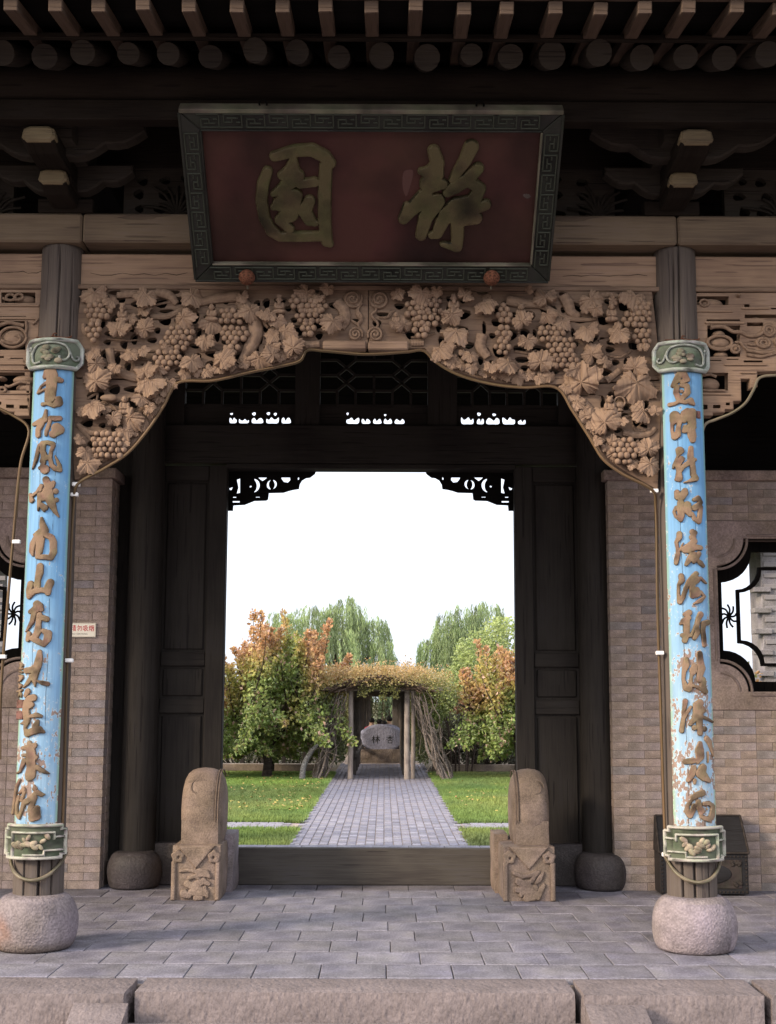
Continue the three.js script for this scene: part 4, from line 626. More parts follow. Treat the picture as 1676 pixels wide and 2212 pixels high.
// ---------- the hanging plaque ----------
{
  const pl = thing('plaque', 'dark red hanging plaque with two raised gilt characters in a green key-fret frame', 'plaque');
  const b = V3(0.02, 3.722, 0.205), tilt = Math.atan2(0.735, 0.68), WD = 2.012, HT = 1.002;
  pl.position.copy(b); pl.rotation.x = tilt;                          // leans out from its foot, so local y runs up the board
  const fb = 0.105;
  part(pl, 'board', bx(-WD / 2 + 0.05, WD / 2 - 0.05, 0.05, HT - 0.05, -0.035, 0.0, 0.004), M.lacquer);
  const rim = (x0, x1, y0, y1) => part(pl, 'frame', uvm(extrude(rect(x0, y0, x1, y1), null, -0.045, 0.028, 0.006), x1 - x0 > y1 - y0 ? 'x' : 'y'), M.frame);
  const mit = (pts) => part(pl, 'frame', uvm(extrude(pts, null, -0.045, 0.028, 0.006), 'x'), M.frame);
  const W2 = WD / 2, i2 = W2 - fb;
  mit([[-W2, 0], [W2, 0], [i2, fb], [-i2, fb]]); mit([[-W2, HT], [-i2, HT - fb], [i2, HT - fb], [W2, HT]]); mit([[-W2, 0.002], [-i2 - 0.001, fb], [-i2 - 0.001, HT - fb], [-W2, HT - 0.002]]); mit([[W2, 0.002], [W2, HT - 0.002], [i2 + 0.001, HT - fb], [i2 + 0.001, fb]]);
  for (const [x0, x1, y0, y1] of [[-W2, W2, HT - 0.012, HT + 0.012], [-W2, W2, -0.006, 0.006], [-i2, i2, fb - 0.004, fb + 0.006], [-i2, i2, HT - fb - 0.005, HT - fb + 0.004]]) part(pl, 'frame_edge', bx(x0, x1, y0, y1, y0 > 0.9 ? -0.046 : 0.0, 0.034, 0.003), y0 > 0.05 && y0 < 0.2 || y0 > 0.95 ? M.frameEdge : M.frame);
  for (const s of [-1, 1]) { part(pl, 'frame_edge', bx(s * W2 - 0.007, s * W2 + 0.007, 0.008, HT - 0.014, -0.04, 0.034, 0.003, 'y'), M.frame); part(pl, 'frame_edge', bx(s * i2 - 0.005, s * i2 + 0.005, fb + 0.008, HT - fb - 0.007, 0, 0.034, 0.003, 'y'), s > 0 ? M.frameEdge : M.frame); }
  // key fret: one unit repeated along the four sides
  const fret = (len) => {
    const n = Math.round(len / 0.118), w = len / n, g = [], h = fb - 0.034, t = 0.0075, seg = (x0, y0, x1, y1) => g.push(cbox(Math.abs(x1 - x0) + t, Math.abs(y1 - y0) + t, 0.009, 0.002).translate((x0 + x1) / 2, (y0 + y1) / 2, 0.031));
    for (let i = 0; i < n; i++) { const o = i * w - len / 2, f = i % 2 ? (y) => h - y : (y) => y; const a = 0.06 * w, e = w * 0.98;
      seg(o + a, f(0), o + e * 0.86, f(0)); seg(o + a, f(0), o + a, f(h * 0.62)); seg(o + a, f(h * 0.62), o + e * 0.42, f(h * 0.62)); seg(o + e * 0.42, f(h * 0.30), o + e * 0.42, f(h * 0.62)); seg(o + e * 0.22, f(h * 0.30), o + e * 0.66, f(h * 0.30)); seg(o + e * 0.86, f(0), o + e * 0.86, f(h)); seg(o + e * 0.64, f(h * 0.62), o + e * 0.86 - 0.012, f(h * 0.62)); seg(o - e * 0.14 + 0.004, f(h), o + e * 0.86, f(h)); }
    return merge(g);
  };
  const H = fret(2 * i2), Vf = fret(HT - 2 * fb);
  const fp = std([0.042, 0.045, 0.034], { tx: T.blot, r: 0.55, s: [2, 2] });
  part(pl, 'key_fret', H.clone().translate(0, 0.016, 0), fp); part(pl, 'key_fret', H.clone().translate(0, HT - fb + 0.018, 0), fp);
  part(pl, 'key_fret', Vf.clone().rotateZ(Math.PI / 2).translate(-i2 - 0.017, HT / 2, 0), fp); part(pl, 'key_fret', Vf.clone().rotateZ(Math.PI / 2).translate(W2 - 0.015, HT / 2, 0), fp);
  // characters: strokes measured on the board
  const inv = new THREE.Matrix4().makeRotationX(tilt).setPosition(b).invert(), nrm = V3(0, 0, 1).applyAxisAngle(V3(1, 0, 0), tilt);
  const onBoard = (zx, zy) => { const r = ray((400 + zx / 1.5962) * K, (200 + zy / 1.5962) * K), t = V3().subVectors(b, EYE).dot(nrm) / r.dot(nrm); return r.multiplyScalar(t).add(EYE).applyMatrix4(inv); };
  const sc = onBoard(900, 450).x - onBoard(899, 450).x;
  const glyph = (s, label) => {
    const list = parse(s).map((q) => q.map(([x, y, r]) => { const p = onBoard(x, y); return [p.x, p.y, r * sc * 0.97]; })), all = list.flat();
    const X = all.map((p) => p[0]), Y = all.map((p) => p[1]), m = 0.06, f = strokeField(list);
    part(pl, 'character', relief(f, Math.min(...X) - m, Math.min(...Y) - m, Math.max(...X) + m, Math.max(...Y) + m, 0.0045, dome(0.028, 0.007), (x, y, z) => V3(x, y, z)), M.gilt, label);
  };
  glyph('460,302,22 540,280,26 610,276,28 660,302,28 685,330,22; 665,340,28 660,450,29 660,560,29 668,640,26 682,652,16; 450,600,28 480,622,22 560,622,24 640,620,24; 432,362,22 415,410,26 408,480,26 420,550,25 450,602,24; 535,310,18 530,360,34 490,378,20 555,378,26; 530,390,40 500,425,26 455,452,14; 560,412,20 620,404,22; 515,450,28 485,490,36 455,505,14; 540,460,34 520,530,40 480,556,22 520,590,22; 600,480,26 580,520,30 600,555,28 622,568,16', 'gilt character for garden');
  glyph('1095,280,26 1110,330,30 1095,370,44 1045,362,16; 1080,412,44 1130,412,24; 1060,465,38 1000,520,30 975,552,24 988,498,16; 1110,480,34 1065,540,34 1045,618,24 1058,580,22; 1130,560,32 1110,610,24 1088,616,18; 1245,265,32 1220,320,28 1185,372,22 1165,396,12; 1272,350,26 1232,392,30 1180,425,30 1150,445,22; 1240,402,26 1280,432,26 1250,485,34 1190,505,46 1150,535,40; 1302,495,25 1260,512,25 1215,545,40 1262,548,30; 1190,560,30 1190,622,28 1188,664,24 1130,652,12', 'gilt character for quiet');
  for (const [x, y] of [[352, 770], [1325, 772]]) { const p = onBoard(x, y); const k = part(pl, 'knob', lathe([[0, -0.026], [0.018, -0.02], [0.040, -0.005], [0.047, 0.018], [0.038, 0.042], [0.016, 0.056], [0, 0.06]], 20).rotateX(Math.PI / 2), M.rust); k.position.set(p.x, p.y, 0.04); part(k, 'pin', new THREE.CylinderGeometry(0.006, 0.006, 0.04, 8).translate(0, -0.05, 0.02), M.frameEdge); }
  for (const [x, y] of [[413, 108], [1282, 108]]) { const p = onBoard(x, y); part(pl, 'hanging_ring', new THREE.TorusGeometry(0.020, 0.005, 6, 18).translate(p.x, HT + 0.02, -0.02), M.darker); }
  part(pl, 'worn_patch', uvm(extrude(spline2([onBoard(978, 365), onBoard(1012, 362), onBoard(1000, 430), onBoard(985, 465), onBoard(972, 430)].map((p) => [p.x, p.y]), 20, true), null, 0.0004, 0.0016), 'x'), std([0.075, 0.036, 0.031], { tx: T.blot, r: 0.7 }));
  part(pl, 'worn_patch', uvm(extrude(spline2([onBoard(1452, 460), onBoard(1470, 455), onBoard(1484, 466), onBoard(1468, 474)].map((p) => [p.x, p.y]), 14, true), null, 0.0004, 0.0016), 'x'), std([0.13, 0.10, 0.09], { tx: T.blot, r: 0.7 }));
}
// ---------- the two couplet boards ----------
const rectField = (l) => (x, y) => { let b = -1e9; for (const [x0, y0, x1, y1] of l) b = Math.max(b, Math.min(x - x0, x1 - x, y - y0, y1 - y)); return b; };
function coupletTex(s, wear) {
  return tex(256, 2048, (u, v) => {
    const t = 1 - v, st = fbm(u, v, 24, 12, 4, s), bl = fbm(u, v, 3, 18, 4, s + 9), big = fbm(u, v, 5, 34, 4, s + 40), fine = fbm(u, v, 26, 170, 3, s + 70), drip = fbm(u, v, 40, 30, 3, s + 90);
    const pale = clamp(sm(0.15, 1, t) * 0.75 * wear + 0.5 * (bl - 0.45));
    let c = [lerp(0.40, 0.66, pale), lerp(0.61, 0.74, pale), lerp(0.78, 0.79, pale)];
    const k = 0.9 + 0.2 * st; c = c.map((q) => q * k);
    const e = Math.max(sm(0.10, 0, u), sm(0.92, 1, u)) * (0.5 + bl); c = [lerp(c[0], 0.55, e * 0.5), lerp(c[1], 0.66, e * 0.5), lerp(c[2], 0.48, e * 0.6)];
    const mixd = big * 0.46 + fine * 0.40 + drip * 0.14, th = lerp(0.70, 0.545, sm(0.15, 1, t) * wear), chip = sm(th, th + 0.03, mixd), halo = sm(th - 0.06, th, mixd);
    c = c.map((q, i) => lerp(q, [0.86, 0.86, 0.85][i], halo * 0.55)); c = c.map((q, i) => lerp(q, [0.56, 0.43, 0.36][i] * (0.6 + 0.6 * fine), chip * 0.85));
    const wob = 0.012 * Math.sin(v * 31 + s), line = Math.min(Math.abs(u - 0.34 - wob), Math.abs(u - 0.66 + wob * 0.7) + (drip > 0.5 ? 0 : 0.1));
    if (line < 0.006 && fbm(u, v, 2, 20, 2, s + 5) > 0.5) c = c.map((q) => q * 0.45);
    return c;
  });
}
const wrap = (xc, R) => (x, y, h) => V3(xc + (R + h) * Math.sin(x / R), y, (R + h) * Math.cos(x / R));
function couplet(s, label, chars, seals) {
  const xc = s * CX, R = 0.162, A = 0.80, y0 = 0.655, y1 = 3.215, g = thing('couplet_board', label, 'signboard', undefined, [0, 0, 0]);
  const paint = new THREE.MeshStandardMaterial({ map: coupletTex(s < 0 ? 301 : 777, s < 0 ? 0.8 : 1.1), roughness: 0.6 }); paint.bumpMap = T.stoneB; paint.bumpScale = 0.001; paint.color.setRGB(0.70, 0.72, 0.75);
  const sector = []; for (let i = 0; i <= 16; i++) { const a = lerp(-A, A, i / 16); sector.push([Math.sin(a) * (R - 0.001), -Math.cos(a) * (R - 0.001)]); } for (let i = 16; i >= 0; i--) { const a = lerp(-A, A, i / 16); sector.push([Math.sin(a) * (R - 0.022), -Math.cos(a) * (R - 0.022)]); }
  part(g, 'board', uvm(extrude(sector, null, y0, y1).rotateX(-Math.PI / 2).translate(xc, 0, 0), 'y'), M.jadeDark);
  part(g, 'painted_face', new THREE.CylinderGeometry(R, R, y1 - y0, 28, 40, true, -A, 2 * A).translate(xc, (y0 + y1) / 2, 0), paint);
  const W = wrap(xc, R), toBoard = (sx, sy) => { const p = atSrc(sx, sy, 0.155), q = clamp((p.x - xc) / R, -0.99, 0.99); return [Math.asin(q) * R, p.y]; };
  for (const [ox, oy, k, str, name] of chars) {
    const list = parse(str).map((q) => q.map(([x, y, r]) => { const p = toBoard(ox + x / k, oy + y / k); return [p[0], p[1], r / k * K * 0.00252 * 1.16]; })), all = list.flat(), X = all.map((p) => p[0]), Y = all.map((p) => p[1]), m = 0.03;
    part(g, 'character', relief(strokeField(list), Math.min(...X) - m, Math.min(...Y) - m, Math.max(...X) + m, Math.max(...Y) + m, 0.0026, dome(0.013, 0.0045), W), M.glyph, name);
  }
  for (const [ox, oy, k, x0, ya, x1, yb] of seals) { const a = toBoard(ox + x0 / k, oy + ya / k), b = toBoard(ox + x1 / k, oy + yb / k); part(g, 'seal', relief(rectField([[a[0], b[1], b[0], a[1]]]), a[0] - 0.01, b[1] - 0.01, b[0] + 0.01, a[1] + 0.01, 0.003, dome(0.008, 0.004), W), std([0.19, 0.095, 0.08], { tx: T.blot, bump: T.rough, bs: 0.004, s: [12, 12] })); }
  // head piece: curved cartouche with cut corners and a scroll
  {
    const Rc = 0.172, Wc = wrap(xc, Rc), w = 0.188, h = 0.092, yc = 3.288;
    const oct = (a, b, c) => (x, y) => Math.min(a - Math.abs(x), b - Math.abs(y - yc), (a + b - c - Math.abs(x) - Math.abs(y - yc)) * 0.75);
    const top = part(g, 'head_piece', relief(oct(w, h, 0.045), -0.2, yc - 0.11, 0.2, yc + 0.11, 0.0055, () => 0.004, Wc, -0.035), M.jadeDark);
    const o1 = oct(w, h, 0.045), rimF = (x, y) => { const d = o1(x, y); return Math.min(d, 0.024 - d); };
    part(top, 'rim', relief(rimF, -0.2, yc - 0.11, 0.2, yc + 0.11, 0.004, dome(0.022, 0.010), Wc, 0.002), M.jade);
    const tb = (pts, r) => tube(pts.map(([x, y]) => Wc(x * s * -1, yc + y, 0.012)), r, 8, pts.length * 8);
    part(top, 'scroll', merge([tb([[-0.115, -0.045], [-0.118, 0.0], [-0.09, 0.045], [0.0, 0.062], [0.075, 0.045], [0.095, 0.0], [0.075, -0.035], [0.045, -0.035], [0.042, -0.015]], 0.0065), tb([[-0.145, 0.02], [-0.15, 0.035], [-0.135, 0.04], [-0.128, 0.01], [-0.12, -0.035], [-0.10, -0.055], [-0.06, -0.05]], 0.006), tb([[0.09, 0.03], [0.105, -0.005], [0.12, -0.03], [0.145, -0.03], [0.15, -0.012], [0.135, -0.008]], 0.006)]), M.jade);
    const bl = []; for (let i = 0; i < 11; i++) { const p = Wc(rr(-0.055, 0.05), yc + rr(-0.05, 0.035), 0.010); bl.push(new THREE.SphereGeometry(rr(0.012, 0.022), 10, 8).scale(1.2, 0.8, 0.6).translate(p.x, p.y, p.z)); }
    part(top, 'carved_cloud', uvm(merge(bl), 'y'), std([0.20, 0.175, 0.135], { tx: T.blot, s: [6, 6] }));
    part(g, 'iron_hook', merge([tube([[xc - 0.10, 3.388, 0.142], [xc - 0.05, 3.386, 0.15], [xc - 0.01, 3.388, 0.155], [xc, 3.41, 0.148], [xc + 0.015, 3.412, 0.145]], 0.004, 6), tube([[xc - 0.005, 3.40, 0.148], [xc + 0.01, 3.39, 0.152], [xc + 0.09, 3.39, 0.14], [xc + 0.10, 3.40, 0.135]], 0.005, 6)]), M.rust);
  }
  // foot piece: stepped key-pattern plate with a small carved beast of leaves
  {
    const Rc = 0.174, Wc = wrap(xc, Rc), yc = 0.574, X = (l) => l.map(([a, b, c, d]) => (s < 0 ? [-c, yc + b, -a, yc + d] : [a, yc + b, c, yc + d])), outer = X([[-0.195, -0.075, 0.195, 0.070], [-0.165, -0.095, 0.165, 0.092]]);
    const fo = rectField(outer), foot = part(g, 'foot_piece', relief(fo, -0.21, yc - 0.11, 0.21, yc + 0.11, 0.005, () => 0.004, Wc, -0.04), std([0.085, 0.095, 0.066], { tx: T.blot, s: [5, 5] }));
    const rim = X([[-0.195, -0.075, -0.178, 0.07], [0.178, -0.075, 0.195, 0.07], [-0.165, 0.076, 0.165, 0.094], [-0.165, -0.096, 0.165, -0.078], [-0.19, 0.056, -0.150, 0.072], [0.150, 0.056, 0.19, 0.072], [-0.19, -0.077, -0.150, -0.062], [0.150, -0.077, 0.19, -0.062], [-0.165, 0.056, -0.150, 0.09], [0.150, 0.056, 0.165, 0.09], [-0.165, -0.09, -0.150, -0.062], [0.150, -0.09, 0.165, -0.062], [-0.120, 0.040, 0.120, 0.054], [0.108, -0.085, 0.122, 0.054], [-0.122, 0.008, -0.108, 0.054], [-0.18, 0.018, -0.110, 0.030], [0.12, 0.010, 0.18, 0.022], [-0.17, -0.052, -0.06, -0.040], [-0.07, -0.075, -0.058, -0.040], [-0.07, -0.075, 0.05, -0.064]]);
    part(foot, 'rim', relief(rectField(rim), -0.21, yc - 0.11, 0.21, yc + 0.11, 0.0035, dome(0.020, 0.006), Wc, 0.002), std([0.36, 0.335, 0.29], { tx: T.blot, s: [5, 5] }));
    const bl = []; for (let i = 0; i < 14; i++) { const t = i / 13, p = Wc(s * (lerp(-0.07, 0.08, t) + rr(-0.01, 0.01)), yc + 0.02 - 0.05 * Math.abs(Math.sin(t * 5)) + rr(-0.012, 0.012), 0.010); bl.push(new THREE.SphereGeometry(rr(0.010, 0.020), 10, 8).scale(1.4, 0.8, 0.6).rotateZ(rr(-1, 1)).translate(p.x, p.y, p.z)); }
    part(foot, 'carved_beast', uvm(merge(bl), 'y'), std([0.34, 0.27, 0.20], { tx: T.blot, s: [6, 6] }));
  }
  return g;
}
const KA = 7.371, KB = 6.9125;
couplet(-1, 'blue curved couplet board with brown characters on the left column', [
  [60, 900, KA, '530,180,52 450,260,74 395,330,40; 560,230,50 600,300,36; 525,350,92 520,500,90 500,620,95 490,720,90 430,760,40; 590,365,48 650,380,50 690,392,42; 420,440,30 330,500,24 262,620,24 400,560,24; 360,835,38 430,825,28 560,860,42 640,800,74 650,740,55 600,720,30'],
  [60, 900, KA, '420,950,26 405,1050,40 390,1120,60 300,1160,56 180,1190,36; 330,1190,60 272,1300,52 270,1400,52; 500,1090,42 580,1100,50 660,1092,46; 500,1120,30 470,1220,36 430,1330,36 420,1400,30; 610,1270,88 660,1300,80 545,1385,66 560,1420,40'],
  [60, 900, KA, '290,1590,30 265,1700,40 230,1850,38 180,1980,22 155,2020,10; 290,1600,28 350,1550,40 450,1540,38 540,1570,46; 550,1600,40 510,1700,32 495,1830,36 520,1960,42 580,2020,46 660,2040,42 650,1950,36 600,1830,20 580,1780,10; 370,1580,50 360,1700,48 390,1790,58 330,1890,28; 420,1820,55; 380,1900,40 360,1980,40 300,2010,30; 400,2040,80'],
  [40, 1180, KB, '245,400,30 270,500,46 300,500,26; 290,420,30 370,370,28 420,290,26; 530,150,55 560,240,60 620,250,56 650,210,40; 690,350,46; 450,260,36 430,330,36; 430,420,50 420,520,42 395,680,18; 560,350,80 580,450,74 620,560,66 680,700,36 735,785,15; 700,500,40; 520,640,46 460,600,45 500,690,24; 500,390,46 490,480,44'],
  [40, 1180, KB, '455,820,25 470,920,50 500,1030,70 400,1090,60 330,1100,26; 350,1150,40 300,1260,56 280,1380,50 300,1450,26; 430,1130,60 420,1280,55 400,1420,50 380,1490,36; 540,1110,46 620,1150,50 650,1230,56 650,1400,55 610,1500,46 500,1490,42 420,1490,40; 480,1180,30 460,1300,32 440,1400,32'],
  [40, 1180, KB, '430,1650,55 420,1760,62 390,1880,50 380,1990,55; 260,1960,60 230,2060,55 230,2170,46; 230,2170,46 330,2080,46 460,2060,42 540,2080,42; 600,1930,60 560,2020,60 560,2110,46'],
  [20, 1480, KB, '510,230,60 560,270,60 490,320,66 390,360,36; 590,320,42; 460,400,46 430,530,42 330,690,20 310,705,10; 560,420,46 540,560,46 530,700,55 480,800,52; 620,470,46 680,490,46; 370,740,40 350,840,42; 440,820,50 540,880,46 630,930,40 690,830,60 700,740,60 620,690,36'],
  [20, 1480, KB, '560,1060,40 550,1180,60 520,1300,66 480,1430,60 470,1550,40 480,1650,15; 320,1380,50 420,1370,50 520,1290,50; 430,1480,46 350,1590,36 270,1670,15; 520,1560,16 600,1590,36 690,1610,36; 350,1740,50 310,1810,36'],
  [10, 1780, KA, '560,-240,60 480,-220,60 420,-150,56 410,0,70 430,100,66 430,200,60 390,330,26 440,420,60 560,370,60 660,350,60 740,390,26; 520,-110,50 460,-60,40; 520,100,32 620,80,42 700,100,26; 630,200,36 600,290,60; 310,240,14 400,210,40'],
  [10, 1780, KA, '480,600,46 500,700,80 520,820,80 510,930,80 520,1050,80 500,1180,92 470,1230,60; 340,690,32 440,680,42 580,640,46; 350,820,26 430,820,30; 600,860,42; 380,930,50 300,1120,26 230,1160,15; 620,1040,42 740,1120,36 830,1160,13'],
  [10, 1780, KA, '290,1280,26 230,1400,32 190,1600,36 140,1900,32; 370,1450,42 280,1530,20; 390,1500,30 330,1650,36; 270,1600,36 230,1750,36 230,1900,36 280,1980,30 330,1850,32 380,1700,46 480,1640,50 560,1560,42 620,1500,42 700,1550,36 750,1545,14; 580,1430,46 570,1380,20; 590,1600,36 540,1720,42 500,1820,50 560,1890,90 530,1980,60 620,1950,60 620,1800,50'],
  [20, 1480, KB, '200,1260,26 240,1290,30 190,1340,24 260,1350,16; 190,1400,22 240,1410,18', 'small signature character'], [20, 1480, KB, '190,1470,24 240,1490,36 200,1540,32; 160,1560,16', 'small signature character'], [20, 1480, KB, '180,1620,22 230,1640,22 190,1670,24', 'small signature character'], [20, 1480, KB, '140,1740,20 200,1730,26 250,1710,14; 200,1770,28 170,1830,14; 220,1790,22 225,1840,12', 'small signature character'],
], [[20, 1480, KB, 125, 1880, 262, 2030], [10, 1780, KA, 195, 5, 340, 165]]);
couplet(1, 'peeling blue curved couplet board with brown characters on the right column', [
  [1640, 900, KB, '430,240,46 390,350,60 310,460,30; 500,280,60 560,360,42 460,400,36; 380,480,46 370,580,46 410,680,46 440,720,46; 450,460,30 550,470,46 560,580,50 480,670,42; 460,560,30; 270,780,36 350,770,30 420,730,32 520,750,36 620,710,42 670,780,26 600,770,20'],
  [1640, 900, KB, '350,980,82 340,1050,70 310,1130,30 310,1250,26 350,1340,56 400,1310,50 410,1180,40 450,1020,36 500,940,50 560,900,50; 640,920,70 620,1020,80 640,1120,70 620,1220,70 640,1330,70 650,1400,50; 500,1060,50 540,1000,50; 530,1190,50 500,1250,36 570,1250,26; 690,1180,26'],
  [1640, 900, KB, '430,1590,70 400,1680,22 340,1830,26 330,1880,20; 460,1730,50 400,1820,50 420,1940,42 420,2060,60; 380,2080,32; 620,1540,40 610,1680,50 630,1800,60 580,1800,42 490,1860,36 450,1930,32; 690,1740,32; 650,1860,46 660,2000,50 700,2060,55 600,2110,26 500,2140,12'],
  [1650, 1200, KB, '320,230,46 330,310,52 400,320,50 440,240,60 450,200,42; 380,410,55 380,540,60 390,640,50 380,710,36 300,640,26 275,560,26 310,490,30; 490,450,60 500,560,55 530,620,36; 600,360,30 680,330,46 720,400,42 690,450,46 610,500,50; 720,480,42 710,620,42 690,730,46 610,690,36 570,600,30'],
  [1650, 1200, KB, '360,950,46 360,1010,46 310,1090,30 330,1200,28 340,1280,36 320,1380,42 310,1450,36; 420,1110,11 370,1230,22; 580,920,50 620,930,40 570,1010,46 610,1080,50 530,1140,42 450,1220,60 510,1240,46 620,1180,50 720,1190,42; 560,1320,46 520,1400,46 470,1480,30; 610,1300,40 600,1420,42; 690,1290,40 650,1400,30 720,1450,42 770,1500,30'],
  [1650, 1200, KB, '390,1680,46 400,1750,46 350,1830,28 345,1990,26 370,2120,46 420,2050,36 470,1880,36 520,1770,40 600,1690,50 640,1640,42; 650,1740,60 580,1800,50 570,1900,46 580,2020,46 660,1980,60 650,1920,50; 720,1710,26 800,1780,22 830,1800,12; 720,1950,26 790,2030,26 720,2100,36 600,2160,16'],
  [1660, 1500, KB, '450,240,50 380,270,36; 440,330,46 360,390,50 310,430,22; 410,380,50 410,500,50 410,620,50 380,720,46; 340,630,36 480,640,26 530,520,18 540,460,11; 650,270,50 610,340,42 580,470,42 590,590,46 540,680,36; 790,400,46 700,430,46 690,540,42 710,680,42 720,800,36'],
  [1660, 1500, KB, '400,1040,36 400,1150,55 370,1260,36 360,1400,30 400,1540,50 450,1560,50 480,1440,30 490,1330,26 520,1240,60 540,1160,42; 630,950,50 640,1080,55 660,1200,70 630,1330,50 620,1400,42 690,1400,50 690,1530,46 740,1600,42 620,1540,30 500,1490,26'],
  [1660, 1500, KB, '390,1770,42 380,1860,36 360,1990,26; 480,1870,22 400,2000,30 360,2078,36 335,2280,42; 640,1800,60 560,1830,42 560,1960,42 540,2080,42 470,2170,30; 650,1900,60 620,2040,60 630,2180,50 640,2320,45; 700,1930,42; 680,2040,30 780,2080,26 880,2130,16; 540,2230,42; 720,2250,42'],
  [1670, 1760, KB, '570,700,36 560,820,70 570,930,66 530,1020,36; 320,1020,42 400,1010,46 470,1000,42; 460,1130,46 430,1240,50 370,1340,36; 620,1120,60 580,1220,80 640,1280,70 730,1350,36; 480,1340,30 480,1390,22; 690,620,46 740,680,46 790,850,20 810,930,12; 710,860,18 710,1030,13'],
  [1670, 1760, KB, '450,1640,42 520,1590,46 610,1560,52; 420,1690,26 360,1780,32 350,1880,42 400,1950,46 450,1860,42 470,1780,36; 540,1720,42 560,1830,46 600,1870,50 580,1920,32; 640,1750,32 730,1740,36 800,1800,42 790,1930,50 740,2020,46 640,2000,36 590,1970,26; 690,1840,16'],
], [[1640, 900, KB, 722, 885, 800, 1015]]);

// ---------- stone drum blocks beside the threshold ----------
function gateStone(x0, x1, d0, d1, label, left) {
  const t = thing('drum_stone', label, 'drum stone', 'drum stones beside the threshold'), w = x1 - x0, zf = -1.68, top = 0.365;
  part(t, 'base', block(x0, x1, -0.01, top, -2.42, zf, 0.005), M.sand);
  if (left) part(t, 'rear_base', block(x1 - 0.08, x1 + 0.045, -0.01, 0.405, -2.43, -2.06, 0.005), M.drum); else part(t, 'rear_base', block(x0 - 0.03, x0 + 0.08, -0.01, 0.41, -2.43, -2.06, 0.005), M.sand);
  const R = 0.29, hw = (d1 - d0) / 2, prof = [[0, hw * 0.98], [0.08, hw], [0.14, hw], [0.19, hw * 0.965], [0.225, hw * 0.90], [0.252, hw * 0.79], [0.272, hw * 0.62], [0.284, hw * 0.38], [R, 0]], pts = [...prof, ...prof.slice(0, -1).reverse().map(([r, x]) => [r, -x])];
  const drum = part(t, 'drum', uvm(lathe(pts, 48).rotateZ(-Math.PI / 2).scale(1, 1, 0.95).translate((d0 + d1) / 2, 0.575, -2.0), 'y'), M.sand);
  part(t, 'drum_foot', block(lerp(d0, d1, 0.04), lerp(d0, d1, 0.96), top - 0.03, 0.53, -2.255, -1.738, 0.003), M.sand);
  const cx = lerp(d0, d1, left ? 0.42 : 0.62), a = 0.42, sp = []; for (let i = 0; i <= 40; i++) { const q = i / 40, an = q * 2.6 * Math.PI, r = 0.058 * (1 - 0.5 * q); sp.push(V3(cx + Math.cos(an) * r, Math.sin(an) * r, 0)); }
  const tb = tube(sp, 0.006, 6, 80), P = tb.attributes.position; for (let i = 0; i < P.count; i++) { const y = 0.745 + P.getY(i), z = -2.0 + 0.95 * Math.sqrt(Math.max(0, 0.283 ** 2 - (y - 0.575) ** 2)); P.setY(i, y); P.setZ(i, z + P.getZ(i) * 0.8); } tb.computeVertexNormals();
  part(drum, 'ring_carving', tb, M.sand);
  const gr = []; for (const o of [0.86, 0.92]) { const l = []; for (let i = 0; i <= 16; i++) { const an = lerp(-0.4, 2.2, i / 16), r = 0.276; l.push(V3(left ? lerp(d0, d1, o) : lerp(d1, d0, o), 0.575 + Math.sin(an) * r, -2.0 + Math.cos(an) * r * 0.95)); } gr.push(tube(l, 0.005, 6, 40)); }
  part(drum, 'edge_groove', merge(gr), M.sand);
  // carved front: cloth corner, rosettes, framed field with foliage
  const F = [], put = (f) => F.push(f), mx = (x0 + x1) / 2;
  const sx = (q) => x0 + q * w;
  const tri = (x, y) => { const h = (y - 0.205) / (top - 0.205); return h <= 0 ? -0.01 : Math.min((h * w * 0.40 - Math.abs(x - mx)) * 0.75, top - 0.004 - y); };
  const frame = rectField([[x0 + 0.002, 0, x0 + 0.036, 0.255], [x1 - 0.036, 0, x1 - 0.002, 0.255]]);
  const ros = (x, y) => Math.max(0.044 - Math.hypot(x - x0 - 0.045, y - 0.288), 0.044 - Math.hypot(x - x1 + 0.045, y - 0.288)) + 0.004 * Math.sin(Math.atan2(y - 0.288, (x < mx ? x - x0 - 0.045 : x - x1 + 0.045)) * 5);
  const vineF = strokeField(parse(left ? '12,92,5 30,96,5 52,90,6; 60,86,12 76,84,10 86,74,5; 34,70,6 48,76,6 58,68,5; 30,52,10 44,44,9 58,54,10 70,60,9 84,52,6; 22,22,12 34,14,8; 42,26,10 60,30,14 76,24,10; 80,14,6 74,40,6; 52,8,8 66,8,6' : '14,88,5 34,78,6 52,82,6 66,94,5; 72,92,5 62,78,6 56,64,6; 82,88,5 74,70,7 66,58,5; 24,62,9 36,54,10 50,60,6; 20,36,7 34,36,8 30,20,6; 44,38,16 56,22,16 44,10,10; 70,14,8 76,34,8 84,50,6; 64,42,8').map((q) => q.map(([x, y, r]) => [x0 + (0.1 + x / 100 * 0.8) * w, y / 100 * 0.21, r / 100 * w * 0.8])));
  const field = (x, y) => Math.max(tri(x, y), frame(x, y), ros(x, y), vineF(x, y));
  const eye = (x, y) => Math.min(Math.hypot(x - x0 - 0.05, y - 0.282), Math.hypot(x - x1 + 0.05, y - 0.282));
  part(t, 'front_carving', relief((x, y) => Math.min(field(x, y), eye(x, y) - 0.007), x0 - 0.005, -0.005, x1 + 0.005, top + 0.005, 0.004, dome(0.022, 0.009), (x, y, z) => V3(x, y, zf - 0.003 + z)), M.sand);
}
gateStone(-1.335, -1.0, -1.302, -1.012, 'weathered stone drum block at the left end of the threshold', true);
gateStone(0.905, 1.262, 0.985, 1.245, 'weathered stone drum block at the right end of the threshold', false);

